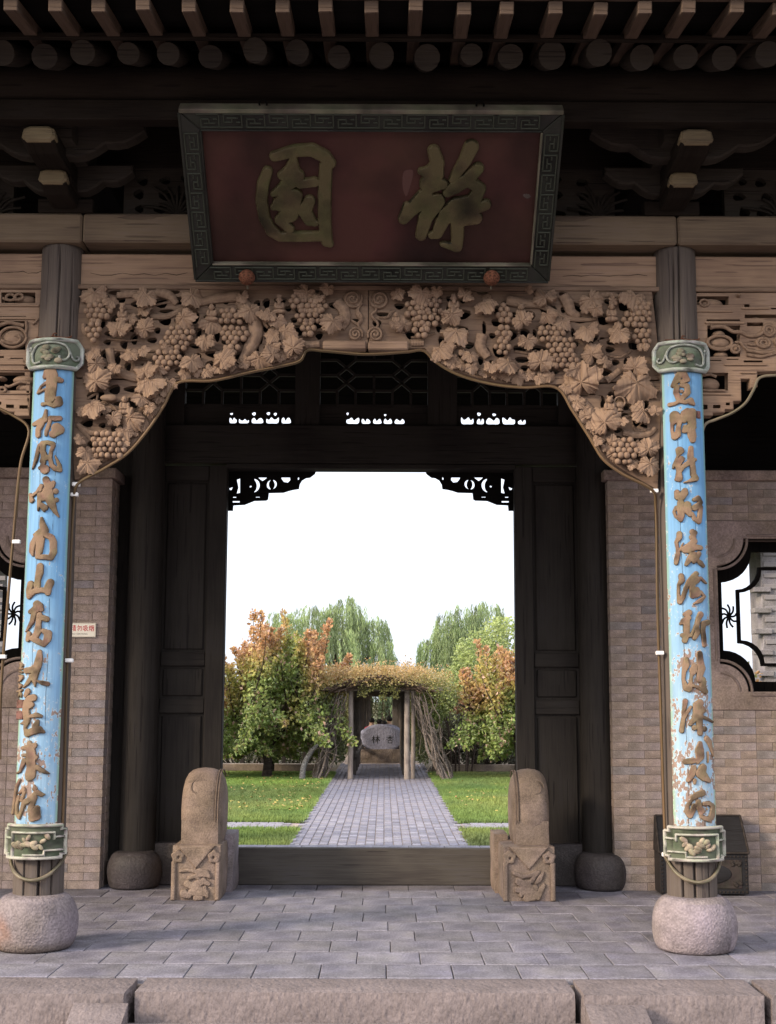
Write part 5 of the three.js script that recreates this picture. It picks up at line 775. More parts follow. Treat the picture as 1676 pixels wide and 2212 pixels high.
// ---------- dark lidded chest by the right wall ----------
{
  const t = thing('wooden_chest', 'dark sloping-lid wooden chest with studded edges behind the right column', 'chest'), x0 = 2.02, x1 = 2.645, zf = -1.945, zb = -2.155;
  part(t, 'body', bx(x0 + 0.006, x1 - 0.006, 0.012, 0.29, zb, zf - 0.006, 0.004), M.chest);
  const lid = new THREE.BufferGeometry(), q = (x, y, z) => [x, y, z], A = [q(x0, 0.292, zf), q(x1, 0.292, zf), q(x1, 0.292, zb), q(x0, 0.292, zb), q(x0 + 0.01, 0.535, zb + 0.05), q(x1 - 0.01, 0.535, zb + 0.05), q(x1 - 0.01, 0.535, zb), q(x0 + 0.01, 0.535, zb)], f = (a, b, c, d) => [a, b, c, a, c, d];
  lid.setAttribute('position', new THREE.Float32BufferAttribute(A.flat(), 3)); lid.setIndex([...f(0, 1, 5, 4), ...f(1, 2, 6, 5), ...f(2, 3, 7, 6), ...f(3, 0, 4, 7), ...f(4, 5, 6, 7), ...f(0, 3, 2, 1)]);
  part(t, 'lid', uvm(toCreasedNormals(lid, 0.3), 'x'), M.chest);
  part(t, 'front_panel', bx(x0 + 0.05, x1 - 0.05, 0.05, 0.245, zf - 0.012, zf - 0.002, 0.004), M.chestTrim);
  part(t, 'oval_plate', uvm(new THREE.SphereGeometry(1, 28, 12).scale(0.17, 0.072, 0.010).translate((x0 + x1) / 2 + 0.02, 0.15, zf - 0.002), 'x'), M.chest);
  const st = []; for (let i = 0; i <= 22; i++) for (const y of [0.028, 0.268]) st.push(new THREE.SphereGeometry(0.007, 8, 6).translate(lerp(x0 + 0.02, x1 - 0.02, i / 22), y, zf - 0.004)); for (let i = 1; i < 9; i++) for (const x of [x0 + 0.02, x1 - 0.02]) st.push(new THREE.SphereGeometry(0.007, 8, 6).translate(x, lerp(0.028, 0.268, i / 9), zf - 0.004));
  part(t, 'studs', merge(st), M.chestTrim); const e = []; for (const [x, y] of [[0.09, 0.075], [0.09, 0.225], [-0.09, 0.075], [-0.09, 0.225]]) for (let k = 0; k < 6; k++) e.push(new THREE.SphereGeometry(0.015, 8, 6).scale(1, 1, 0.4).translate((x > 0 ? x0 : x1) + x + rr(-0.03, 0.03), y + rr(-0.015, 0.015), zf));
  part(t, 'corner_carving', merge(e), M.chestTrim);
  part(t, 'lid_edge', merge([tube([[x0, 0.292, zf], [x1, 0.292, zf]], 0.008, 6, 4), tube([[x1, 0.292, zf], [x1 - 0.01, 0.535, zb + 0.05]], 0.008, 6, 4), tube([[x0, 0.292, zf], [x0 + 0.01, 0.535, zb + 0.05]], 0.008, 6, 4), tube([[x0 + 0.01, 0.535, zb + 0.05], [x1 - 0.01, 0.535, zb + 0.05]], 0.008, 6, 4)]), M.chestTrim);
}
// ---------- no-smoking sign on the left wall ----------
{
  const cv = document.createElement('canvas'); cv.width = 512; cv.height = 192; const c = cv.getContext('2d');
  c.fillStyle = '#e6dccb'; c.fillRect(0, 0, 512, 192); c.strokeStyle = '#b9a892'; c.lineWidth = 6; c.strokeRect(6, 6, 500, 180);
  c.strokeStyle = '#b3161c'; c.lineWidth = 16; c.beginPath(); c.arc(92, 96, 58, 0, 7); c.stroke(); c.beginPath(); c.moveTo(52, 56); c.lineTo(132, 136); c.stroke(); c.fillStyle = '#333'; c.fillRect(58, 92, 66, 10);
  c.lineWidth = 7.5; c.lineCap = 'round';
  const G = ['1,1 2,2;0,4 2,4 2,8 3,7;4,1 9,1;6.5,0 6.5,4;4.5,2.5 8.5,2.5;3.5,4 9.8,4;5,5.4 5,10;5,5.4 8.5,5.4 8.5,9.6 7.6,9.4;5,7 8.5,7;5,8.4 8.5,8.4', '3,0 1,4;2,2.4 9,2.4 8.4,9 7.4,9.4;5,2.6 1,8;7.4,2.6 2.4,9.6', '0.5,2 0.5,8 2.8,8 2.8,2 0.5,2;4,1 7.6,1 6.6,4 9,4 7,8 4,10;5,1.4 4.8,6 3.6,9.6;5.4,5 9.8,9.8', '2,0.5 2,5 0.4,9.6;2.2,5.6 3.6,8;0.4,2.6 0.7,4.4;3.8,2 3.2,4;5,1 9.6,1 9.6,9.6 5,9.6 5,1;6,4 8.7,4;7.3,2 7.3,5 6,7.6;7.4,5.2 8.8,7.4'];
  c.strokeStyle = '#b3161c'; G.forEach((g, i) => g.split(';').forEach((s) => { c.beginPath(); s.trim().split(' ').forEach((p, k) => { const [x, y] = p.split(',').map(Number), X = 180 + i * 80 + x * 7, Y = 28 + y * 8.2; k ? c.lineTo(X, Y) : c.moveTo(X, Y); }); c.stroke(); }));
  c.fillStyle = '#4a4642'; c.font = '34px sans-serif'; c.fillText('NO SMOKING', 196, 162);
  const t = new THREE.CanvasTexture(cv); t.colorSpace = THREE.SRGBColorSpace;
  const a = at(208, 1345, -2.186), b = at(208, 1376, -2.186), w = 0.282, h = a.y - b.y, s = thing('no_smoking_sign', 'small cream and red no smoking sign on the left brick wall', 'sign', undefined, [a.x - w / 2, b.y + h / 2, -2.187]);
  part(s, 'plate', cbox(w, h, 0.006, 0.001), std([0.6, 0.55, 0.48], { r: 0.5 }));
  part(s, 'print', new THREE.PlaneGeometry(w - 0.004, h - 0.004).translate(0, 0, 0.0045), new THREE.MeshStandardMaterial({ map: t, roughness: 0.5 }));
}
// ---------- the garden behind the hall ----------
const PX = 0.045, PH = 1.12;                                        // path axis and half width
{
  struct('garden_ground', uvm(bx(-40, 40, GY - 0.3, GY - 0.02, -90, -5.2), 'x', 0.4), std([0.13, 0.105, 0.07], { tx: T.stone, bump: T.rough, bs: 0.02, r: 1 }));
  const lawnM = std([0.10, 0.145, 0.04], { tx: T.grassy, r: 1, s: [0.5, 0.5] });
  const lawn = (x0, x1, z0, z1) => struct('lawn', bx(x0, x1, GY - 0.06, GY + 0.004, z0, z1, 0.01), lawnM);
  const R = [[PX + PH + 0.05, 9, -11.35, -6], [-9, PX - PH - 0.05, -11.35, -6], [PX + PH + 0.05, 9, -25.6, -12.45], [-9, PX - PH - 0.05, -26.6, -12.45]];
  R.forEach((r) => lawn(...r));
  // blades of grass
  const blade = new THREE.BufferGeometry(), P = []; for (let k = 0; k < 5; k++) { const a = rr(0, 6.28), x = rr(-0.03, 0.03), z = rr(-0.03, 0.03), h = rr(0.035, 0.062), w = 0.006, dx = Math.cos(a) * w, dz = Math.sin(a) * w, lx = rr(-0.03, 0.03), lz = rr(-0.03, 0.03); P.push(x - dx, 0, z - dz, x + dx, 0, z + dz, x + lx, h, z + lz); }
  blade.setAttribute('position', new THREE.Float32BufferAttribute(P, 3)); blade.computeVertexNormals();
  const gm = new THREE.MeshStandardMaterial({ color: 0xffffff, roughness: 1, side: THREE.DoubleSide }); gm.color.setRGB(1, 1, 1);
  const tuft = (count, pick, nm) => {
    const im = new THREE.InstancedMesh(blade, gm, count), m = new THREE.Matrix4(), q = new THREE.Quaternion(), c = new THREE.Color(); im.name = numbered(nm); im.userData.kind = 'stuff'; im.castShadow = im.receiveShadow = true; scene.add(im);
    for (let i = 0; i < count; i++) { const [x, z] = pick(), s = rr(0.7, 1.3); q.setFromAxisAngle(V3(0, 1, 0), rr(0, 6.28)); m.compose(V3(x, GY, z), q, V3(s, s, s)); im.setMatrixAt(i, m); const t = fbm((x + 20) / 40, (z + 40) / 40, 40, 40, 3, 6), d = fbm((x + 20) / 40, (z + 40) / 40, 14, 14, 2, 16); c.setRGB(lerp(0.10, 0.19, t) * (0.8 + 0.5 * d), lerp(0.165, 0.25, t), lerp(0.035, 0.075, d)); im.setColorAt(i, c); }
  };
  tuft(90000, () => { const L = rnd() < 0.5, x = L ? rr(-5.5, PX - PH - 0.02) : rr(PX + PH + 0.02, 5.5), z = -12.4 - 13.5 * Math.pow(rnd(), 1.25); return [x, z]; }, 'grass');
  tuft(14000, () => { const L = rnd() < 0.5; return [L ? rr(-4, PX - PH) : rr(PX + PH, 4), rr(-11.4, -9)]; }, 'grass');
  // fallen leaves on the lawn
  const lg = new THREE.PlaneGeometry(0.042, 0.028).rotateX(-Math.PI / 2), fl = new THREE.InstancedMesh(lg, gm, 520), m = new THREE.Matrix4(), q = new THREE.Quaternion(), c = new THREE.Color(); fl.name = 'fallen_leaves'; fl.userData.kind = 'stuff'; scene.add(fl);
  for (let i = 0; i < 520; i++) { const L = rnd() < 0.72, x = L ? -1.2 - Math.abs(rr(0, 1) * rr(0, 4)) : rr(1.2, 4.5), z = rnd() < 0.5 ? -14 - rr(0, 3.5) : -18 - rr(0, 7); q.setFromEuler(new THREE.Euler(rr(-0.4, 0.4), rr(0, 6), rr(-0.4, 0.4))); m.compose(V3(x, GY + 0.045 + rr(0, 0.02), z), q, V3(1, 1, 1)); fl.setMatrixAt(i, m); const k = rnd(); c.setRGB(lerp(0.26, 0.36, k), lerp(0.13, 0.27, k), 0.06); fl.setColorAt(i, c); }
  // brick path with edging, and the two cross paths
  const path = struct('path', bx(PX - PH - 0.03, PX + PH + 0.03, GY - 0.1, GY - 0.012, -40, -5.2), M.mortar);
  const pm = [[0.225, 0.215, 0.245], [0.20, 0.195, 0.23], [0.25, 0.235, 0.26], [0.185, 0.18, 0.21], [0.275, 0.265, 0.295]].map((k) => std(k, { tx: T.stone, bump: T.stoneB, bs: 0.006, s: [2, 2], r: 0.8 }));
  const bw = 0.117, bl = 0.235, pb = Array.from({ length: 4 }, () => uvm(cbox(bw - 0.010, 0.05, bl - 0.012, 0.006), 'z')), far = [[], [], []]; let n = 0;
  for (let r = 0; r < 90; r++) for (let i = 0; i < 19; i++) {
    const x = PX + (i - 9) * bw, z = -9.4 - r * bl - (i % 2) * bl / 2, y = GY - 0.022 + rr(-0.003, 0.003) ;
    if (n < 300) { const b = part(path, 'brick', pb[n % 4], pm[Math.floor(rnd() * 5)]); b.position.set(x, y, z); b.rotation.set(rr(-0.02, 0.02), rr(-0.02, 0.02), rr(-0.02, 0.02)); n++; }
    else far[Math.floor(rnd() * 3)].push(pb[(r + i) % 4].clone().rotateX(rr(-0.015, 0.015)).translate(x, y, z));
  }
  far.forEach((l, i) => stuff(path, 'far_bricks', merge(l), pm[i]));
  for (const s of [-1, 1]) for (let z = -9.4; z > -31; z -= 0.52) part(path, 'edging_brick', pb[0], pm[(Math.round(-z * 7)) % 5]).position.set(PX + s * (PH - 0.0), GY - 0.01, z);
  for (const s of [-1, 1]) {
    const cp = struct('cross_path', bx(s < 0 ? -9 : PX + PH + 0.06, s < 0 ? PX - PH - 0.06 : 9, GY - 0.1, GY - 0.008, -12.44, -11.36), M.mortar), l = [];
    for (let j = 0; j < 8; j++) for (let i = 0; i < 22; i++) l.push(pb[(i + j) % 4].clone().rotateY(Math.PI / 2).translate(s * (1.36 + i * bl + (j % 2) * bl / 2), GY - 0.016, -11.44 - j * 0.128));
    stuff(cp, 'paving_bricks', merge(l), pm[4]);
  }
}
// leaves and trees
const leafMat = (t = 0.35) => new THREE.MeshPhysicalMaterial({ color: 0xffffff, roughness: 0.9, side: THREE.DoubleSide, transmission: t, thickness: 0 });
const FOL = leafMat(0.5);
function leafCard(l, w) { const g = new THREE.BufferGeometry(); g.setAttribute('position', new THREE.Float32BufferAttribute([0, 0, 0, -w, l * 0.45, w * 0.3, 0, l, -w * 0.2, 0, 0, 0, 0, l, -w * 0.2, w, l * 0.5, w * 0.3], 3)); g.computeVertexNormals(); return g; }
const CARD = leafCard(0.105, 0.034), SMALL = leafCard(0.06, 0.018), SLIM = leafCard(0.26, 0.022);
// spots: [x, y, z, r, g, b, size, up] -> an instanced crown under its tree
function crown(parent, name, card, spots, mat = FOL) {
  const im = new THREE.InstancedMesh(card, mat, spots.length), m = new THREE.Matrix4(), q = new THREE.Quaternion(), c = new THREE.Color(), up = V3(0, 1, 0);
  spots.forEach(([x, y, z, r, g, b, s, dir], i) => { q.setFromUnitVectors(up, V3(rr(-1, 1), rr(-1, 1) * 0.9, rr(-1, 1)).add(dir || V3(0, 0, 0)).normalize()); q.multiply(new THREE.Quaternion().setFromAxisAngle(up, rr(0, 6.28))); m.compose(V3(x, y, z), q, V3(s, s, s)); im.setMatrixAt(i, m); im.setColorAt(i, c.setRGB(r, g, b)); });
  im.name = name; im.userData.kind = 'stuff'; im.castShadow = im.receiveShadow = true; parent.add(im); return im;
}
const barkM = std([0.12, 0.088, 0.072], { tx: T.bark, bump: T.bark, bs: 0.02, r: 1, s: [2, 2] }), barkL = std([0.30, 0.245, 0.215], { tx: T.bark, bump: T.bark, bs: 0.01, r: 1, s: [3, 3] });
// a small fruit tree: leaning trunk, forking limbs, upright shoots whose tips turn orange
function fruitTree(label, x, z, H, Rc, count, tint, trunkH = 0.9, shoots = 26) {
  const t = thing('fruit_tree', label, 'tree', undefined, [x, GY, z]);
  const tips = [], br = [taper([V3(0, -0.05, 0), V3(0.03, trunkH * 0.5, 0), V3(-0.02, trunkH, 0.02)], [0.13, 0.105, 0.10], 10, 10)];
  for (let i = 0; i < 7; i++) {
    const a = (i / 7) * 6.28 + rr(-0.3, 0.3), e = rr(0.25, 0.85) * Rc, y = lerp(trunkH + 0.3, H * 0.62, rnd()), end = V3(Math.cos(a) * e, y, Math.sin(a) * e);
    br.push(taper([V3(-0.02, trunkH - 0.05, 0), V3(end.x * 0.45, lerp(trunkH, y, 0.6), end.z * 0.45), end], [0.065, 0.045, 0.022], 7, 8));
    for (let k = 0; k < Math.round(shoots / 4); k++) {
      const s = end.clone().multiplyScalar(rr(0.45, 1.05)); s.y = lerp(trunkH, y, rr(0.5, 1)); const d = V3(rr(-0.5, 0.5), 0, rr(-0.5, 0.5)).multiplyScalar(Rc * 0.55), tip = s.clone().add(d); tip.y = Math.min(H * rr(0.70, 1.06), s.y + rr(0.7, 2.0));
      br.push(taper([s, s.clone().lerp(tip, 0.5).add(V3(d.x * 0.25, 0, d.z * 0.25)), tip], [0.018, 0.012, 0.005], 5, 6)); tips.push([s, tip]);
    }
    for (let k = 0; k < 5; k++) { const s = end.clone().multiplyScalar(rr(0.6, 1.05)); s.y = lerp(trunkH, y, rr(0.4, 1)); const tip = s.clone().add(V3(rr(-0.8, 0.8), rr(-1.0, -0.1), rr(-0.8, 0.8))); tip.y = Math.max(0.42, tip.y); br.push(taper([s, tip], [0.016, 0.005], 5, 4)); tips.push([s, tip]); }
  }
  part(t, 'trunk', merge(br), barkM);
  const S = []; while (S.length < count) {
    const [a, b] = tips[Math.floor(rnd() * tips.length)], k = Math.pow(rnd(), 0.8), p = a.clone().lerp(b, k), w = lerp(0.29, 0.04, k) * (b.y > a.y ? 1 : 1.2); p.add(V3(rr(-w, w), rr(-w, w) * 0.8, rr(-w, w)));
    const f = clamp((p.y - 0.8) / (H - 0.8)), o = tint(f, k, fbm((p.x + x + 50) / 20, (p.y + 5) / 20, 30, 30, 2, 4)), v = rr(0.6, 1.3); S.push([p.x, p.y, p.z, o[0] * v, o[1] * v, o[2] * v, rr(0.7, 1.15), V3(0, b.y > a.y ? 0.6 : -0.4, 0)]);
  }
  crown(t, 'crown', CARD, S);
  return t;
}
const autumn = (bias) => (f, k, n) => { const o = clamp(sm(0.25, 1.0, f * 0.72 + k * 0.30 + (n - 0.5) * 1.1 + bias) + rr(-0.18, 0.18)); const a = [0.21, 0.29, 0.06], b = [0.50, 0.27, 0.125], y = [0.42, 0.355, 0.085]; const m = o < 0.5 ? a.map((q, i) => lerp(q, y[i], o * 2)) : y.map((q, i) => lerp(q, b[i], o * 2 - 1)); return rnd() < 0.07 ? [0.50, 0.32, 0.24] : m; };
fruitTree('autumn fruit tree with upright orange shoots beside the left lawn edge', -2.62, -23.6, 4.05, 2.15, 34000, autumn(0.05), 0.7, 50);
fruitTree('smaller autumn fruit tree standing just behind the left one', -2.75, -25.8, 3.3, 1.35, 16000, autumn(-0.1), 0.8, 36);
fruitTree('autumn fruit tree at the far left, mostly hidden by the door jamb', -4.6, -22.8, 3.9, 1.8, 12000, autumn(0.1), 0.9, 30);
fruitTree('golden orange fruit tree on the right lawn half hidden by the door jamb', 3.25, -24.0, 3.3, 1.85, 22000, autumn(0.05), 0.95, 38);
fruitTree('low leafy fruit tree at the far right behind the door jamb', 4.4, -21.8, 2.7, 1.4, 9000, autumn(0.0), 0.8, 26);
// weeping willows far behind
function willow(label, x, z, H, lobes, tone) {
  const t = thing('willow_tree', label, 'tree', 'weeping willows far behind the pergola', [x, GY, z]);
  const tr = [taper([V3(0, 0, 0), V3(0.15, H * 0.3, 0), V3(0, H * 0.62, 0)], [0.42, 0.34, 0.2], 9, 10)];
  const S = [];
  for (const [lx, ly, lr, lz, cnt] of lobes) {
    tr.push(taper([V3(0, H * 0.35, 0), V3(lx * 0.5, lerp(H * 0.4, ly, 0.7), lz * 0.5), V3(lx, ly, lz)], [0.2, 0.12, 0.04], 7, 8));
    let ca = 0, cq = 0, cl = 0, cv = 1, ct = 0;
    for (let i = 0; i < cnt; i++) {
      if (i % 7 === 0) { ca = rr(0, 6.28); cq = Math.sqrt(rnd()); cl = rr(0.7, 3.2) + 1.2 * cq * cq; cv = rr(0.45, 1.45); ct = rr(-0.45, 0.35); }   // strands hang in locks
      const a = ca + rr(-0.22, 0.22) / Math.max(0.4, cq), q = clamp(cq + rr(-0.08, 0.08)), px = lx + Math.cos(a) * q * lr, pz = lz + Math.sin(a) * q * lr, top = ly + lr * 0.75 * Math.sqrt(1 - q * q) + ct + rr(-0.1, 0.1), len = cl * rr(0.75, 1.2), sway = rr(-0.06, 0.06), v = cv * rr(0.85, 1.15);
      for (let y = 0; y < len; y += 0.15) { const k = y / len, out = 0.30 * Math.sin(k * 1.4), sp = rr(-0.06, 0.06); S.push([px + Math.cos(a) * out + sway * k + sp, Math.max(0.6, top - y + 0.12 * Math.sin(Math.min(1, k * 3) * 3)), pz + Math.sin(a) * out + rr(-0.06, 0.06), tone[0] * v, tone[1] * v, tone[2] * v, rr(0.8, 1.4), V3(0, -2.6, 0)]); }
    }
  }
  part(t, 'trunk', merge(tr), barkM); crown(t, 'crown', SLIM, S);
}
const far = (u, v, z) => at(u, v, z);
willow('broad weeping willow behind the pergola, left of the sky gap', -2.55, -76, 8, [[-1.9, 6.3, 1.7, 0.4, 300], [0.0, 6.9, 1.55, 0, 340], [1.55, 6.0, 1.45, -0.4, 300], [-3.6, 6.2, 1.3, 1, 160], [2.2, 4.6, 1.15, 0.8, 150], [-0.6, 4.8, 1.9, 1.6, 240]], [0.25, 0.32, 0.13]);
willow('small dark drooping willow beside the broad left one', 0.15, -82, 5.4, [[0, 3.9, 1.0, 0, 190], [0.6, 3.4, 0.75, 0.2, 110]], [0.14, 0.22, 0.11]);
willow('weeping willow right of the sky gap', 5.3, -78, 8, [[-0.4, 6.5, 1.5, 0, 300], [-2.0, 4.9, 1.15, 0.3, 240], [1.4, 6.9, 1.4, -0.5, 240], [-1.2, 5.6, 1.3, 0.8, 200], [0.4, 4.9, 1.7, 1.3, 240]], [0.23, 0.30, 0.12]);
// bushes: loose mounds of small leaves
function bush(name, label, cat, group, x, z, blobs, count, tone, card = SMALL, stems = 8) {
  const t = thing(name, label, cat, group, [x, GY, z]), S = [], st = [];
  while (S.length < count) {
    const [bx0, by, bz, rx, ry, rz] = blobs[Math.floor(rnd() * blobs.length)], d = V3(rr(-1, 1), rr(-1, 1), rr(-1, 1)); if (d.lengthSq() > 1) continue; if (rnd() > 0.35 + d.lengthSq()) continue;
    const n = vn((bx0 + d.x * rx + x) * 2.4 + 90, (by + d.y * ry) * 2.4 + (bz + d.z) * 1.2 + 90, 9999, 9999, 12); if (n < 0.26) continue;
    const p = V3(bx0 + d.x * rx, by + d.y * ry, bz + d.z * rz); if (p.y < 0.03) continue; const c = tone(p, d, n), v = rr(0.6, 1.35); S.push([p.x, p.y, p.z, c[0] * v, c[1] * v, c[2] * v, rr(0.8, 1.4)]);
  }
  for (let i = 0; i < stems; i++) { const b = blobs[i % blobs.length], bx0 = b[0] + rr(-0.5, 0.5) * b[3]; st.push(taper([V3(bx0 * 0.8, -0.05, b[2] + rr(-0.2, 0.2)), V3(bx0, b[1] * 0.5, b[2]), V3(bx0 + rr(-0.3, 0.3), b[1] + b[4] * 0.4, b[2])], [0.028, 0.02, 0.008], 5, 6)); }
  part(t, 'stems', merge(st), barkM); crown(t, 'foliage', card, S);
  return t;
}
const greenTone = (a, b) => (p, d, n) => a.map((q, i) => lerp(q, b[i], clamp(n * 1.1 + d.y * 0.3)));
bush('pale_tree', 'feathery pale green tree before the right willow', 'tree', undefined, 3.5, -44, [[0.2, 3.2, 0, 1.0, 1.3, 0.8], [1.2, 3.8, 0.2, 1.1, 1.3, 0.8], [-0.5, 2.2, 0, 0.8, 1.0, 0.7], [1.6, 2.2, 0, 1.2, 1.4, 0.8]], 13000, greenTone([0.20, 0.26, 0.075], [0.36, 0.42, 0.14]), CARD, 6);
bush('thorny_shrub', 'dark brownish shrub between pergola and right fruit tree', 'shrub', undefined, 2.0, -27.5, [[0, 1.1, 0, 0.7, 0.85, 0.5], [0.7, 0.9, 0.2, 0.6, 0.75, 0.5], [1.6, 0.9, -0.2, 0.8, 0.8, 0.5]], 9000, greenTone([0.05, 0.05, 0.025], [0.12, 0.10, 0.05]), SMALL, 22);
bush('red_shrub', 'reddish leaved shrub top between pergola vine and right fruit tree', 'shrub', undefined, 1.95, -26.6, [[0, 1.75, 0, 0.45, 0.28, 0.3], [0.45, 1.6, 0, 0.4, 0.25, 0.3]], 1900, greenTone([0.30, 0.14, 0.07], [0.40, 0.20, 0.10]), SMALL, 7);
bush('shrub', 'shadowy green shrub mass left of the pergola behind the fruit trees', 'shrub', undefined, -2.6, -29, [[0.6, 0.9, 0, 0.7, 0.8, 0.5], [-0.4, 1.0, 0, 0.9, 0.8, 0.5], [-1.6, 0.9, 0, 0.9, 0.8, 0.5], [0.2, 0.45, 0.2, 1.1, 0.45, 0.4], [-1.3, 0.45, 0.2, 1.1, 0.45, 0.4]], 13000, greenTone([0.05, 0.06, 0.02], [0.11, 0.13, 0.035]), SMALL, 20);
bush('shrub', 'dark shrub thicket right of the pergola below the red shrub', 'shrub', undefined, 2.2, -29, [[-0.4, 0.8, 0, 0.7, 0.8, 0.5], [0.7, 0.9, 0, 0.9, 0.9, 0.5], [2.0, 0.9, 0, 1.0, 0.9, 0.5], [0.3, 0.45, 0.2, 1.2, 0.45, 0.4], [1.8, 0.45, 0.2, 1.2, 0.45, 0.4]], 15000, greenTone([0.055, 0.06, 0.025], [0.12, 0.13, 0.05]), SMALL, 26);
bush('shrub', 'tall shadowy shrub behind the left fruit trees near the door jamb', 'shrub', undefined, -4.4, -31, [[0, 1.1, 0, 1.3, 1.1, 0.6], [-1.4, 1.2, 0, 1.2, 1.1, 0.6], [1.1, 0.9, 0, 0.9, 0.9, 0.5]], 9000, greenTone([0.055, 0.07, 0.025], [0.12, 0.15, 0.05]), SMALL, 16);
bush('hedge', 'far dark hedge closing the garden on the left', 'hedge', undefined, -6.5, -60, [[0, 1.2, 0, 3, 1.3, 0.8], [4, 1.2, 0, 3, 1.2, 0.8], [-4, 1.3, 0, 3, 1.3, 0.8]], 9000, greenTone([0.06, 0.075, 0.03], [0.14, 0.16, 0.06]), SLIM, 8);
bush('hedge', 'far dark hedge closing the garden on the right', 'hedge', undefined, 7.5, -60, [[0, 1.2, 0, 3, 1.3, 0.8], [4, 1.2, 0, 3, 1.2, 0.8], [-3, 1.2, 0, 2.5, 1.2, 0.8]], 9000, greenTone([0.06, 0.075, 0.03], [0.14, 0.16, 0.06]), SLIM, 8);

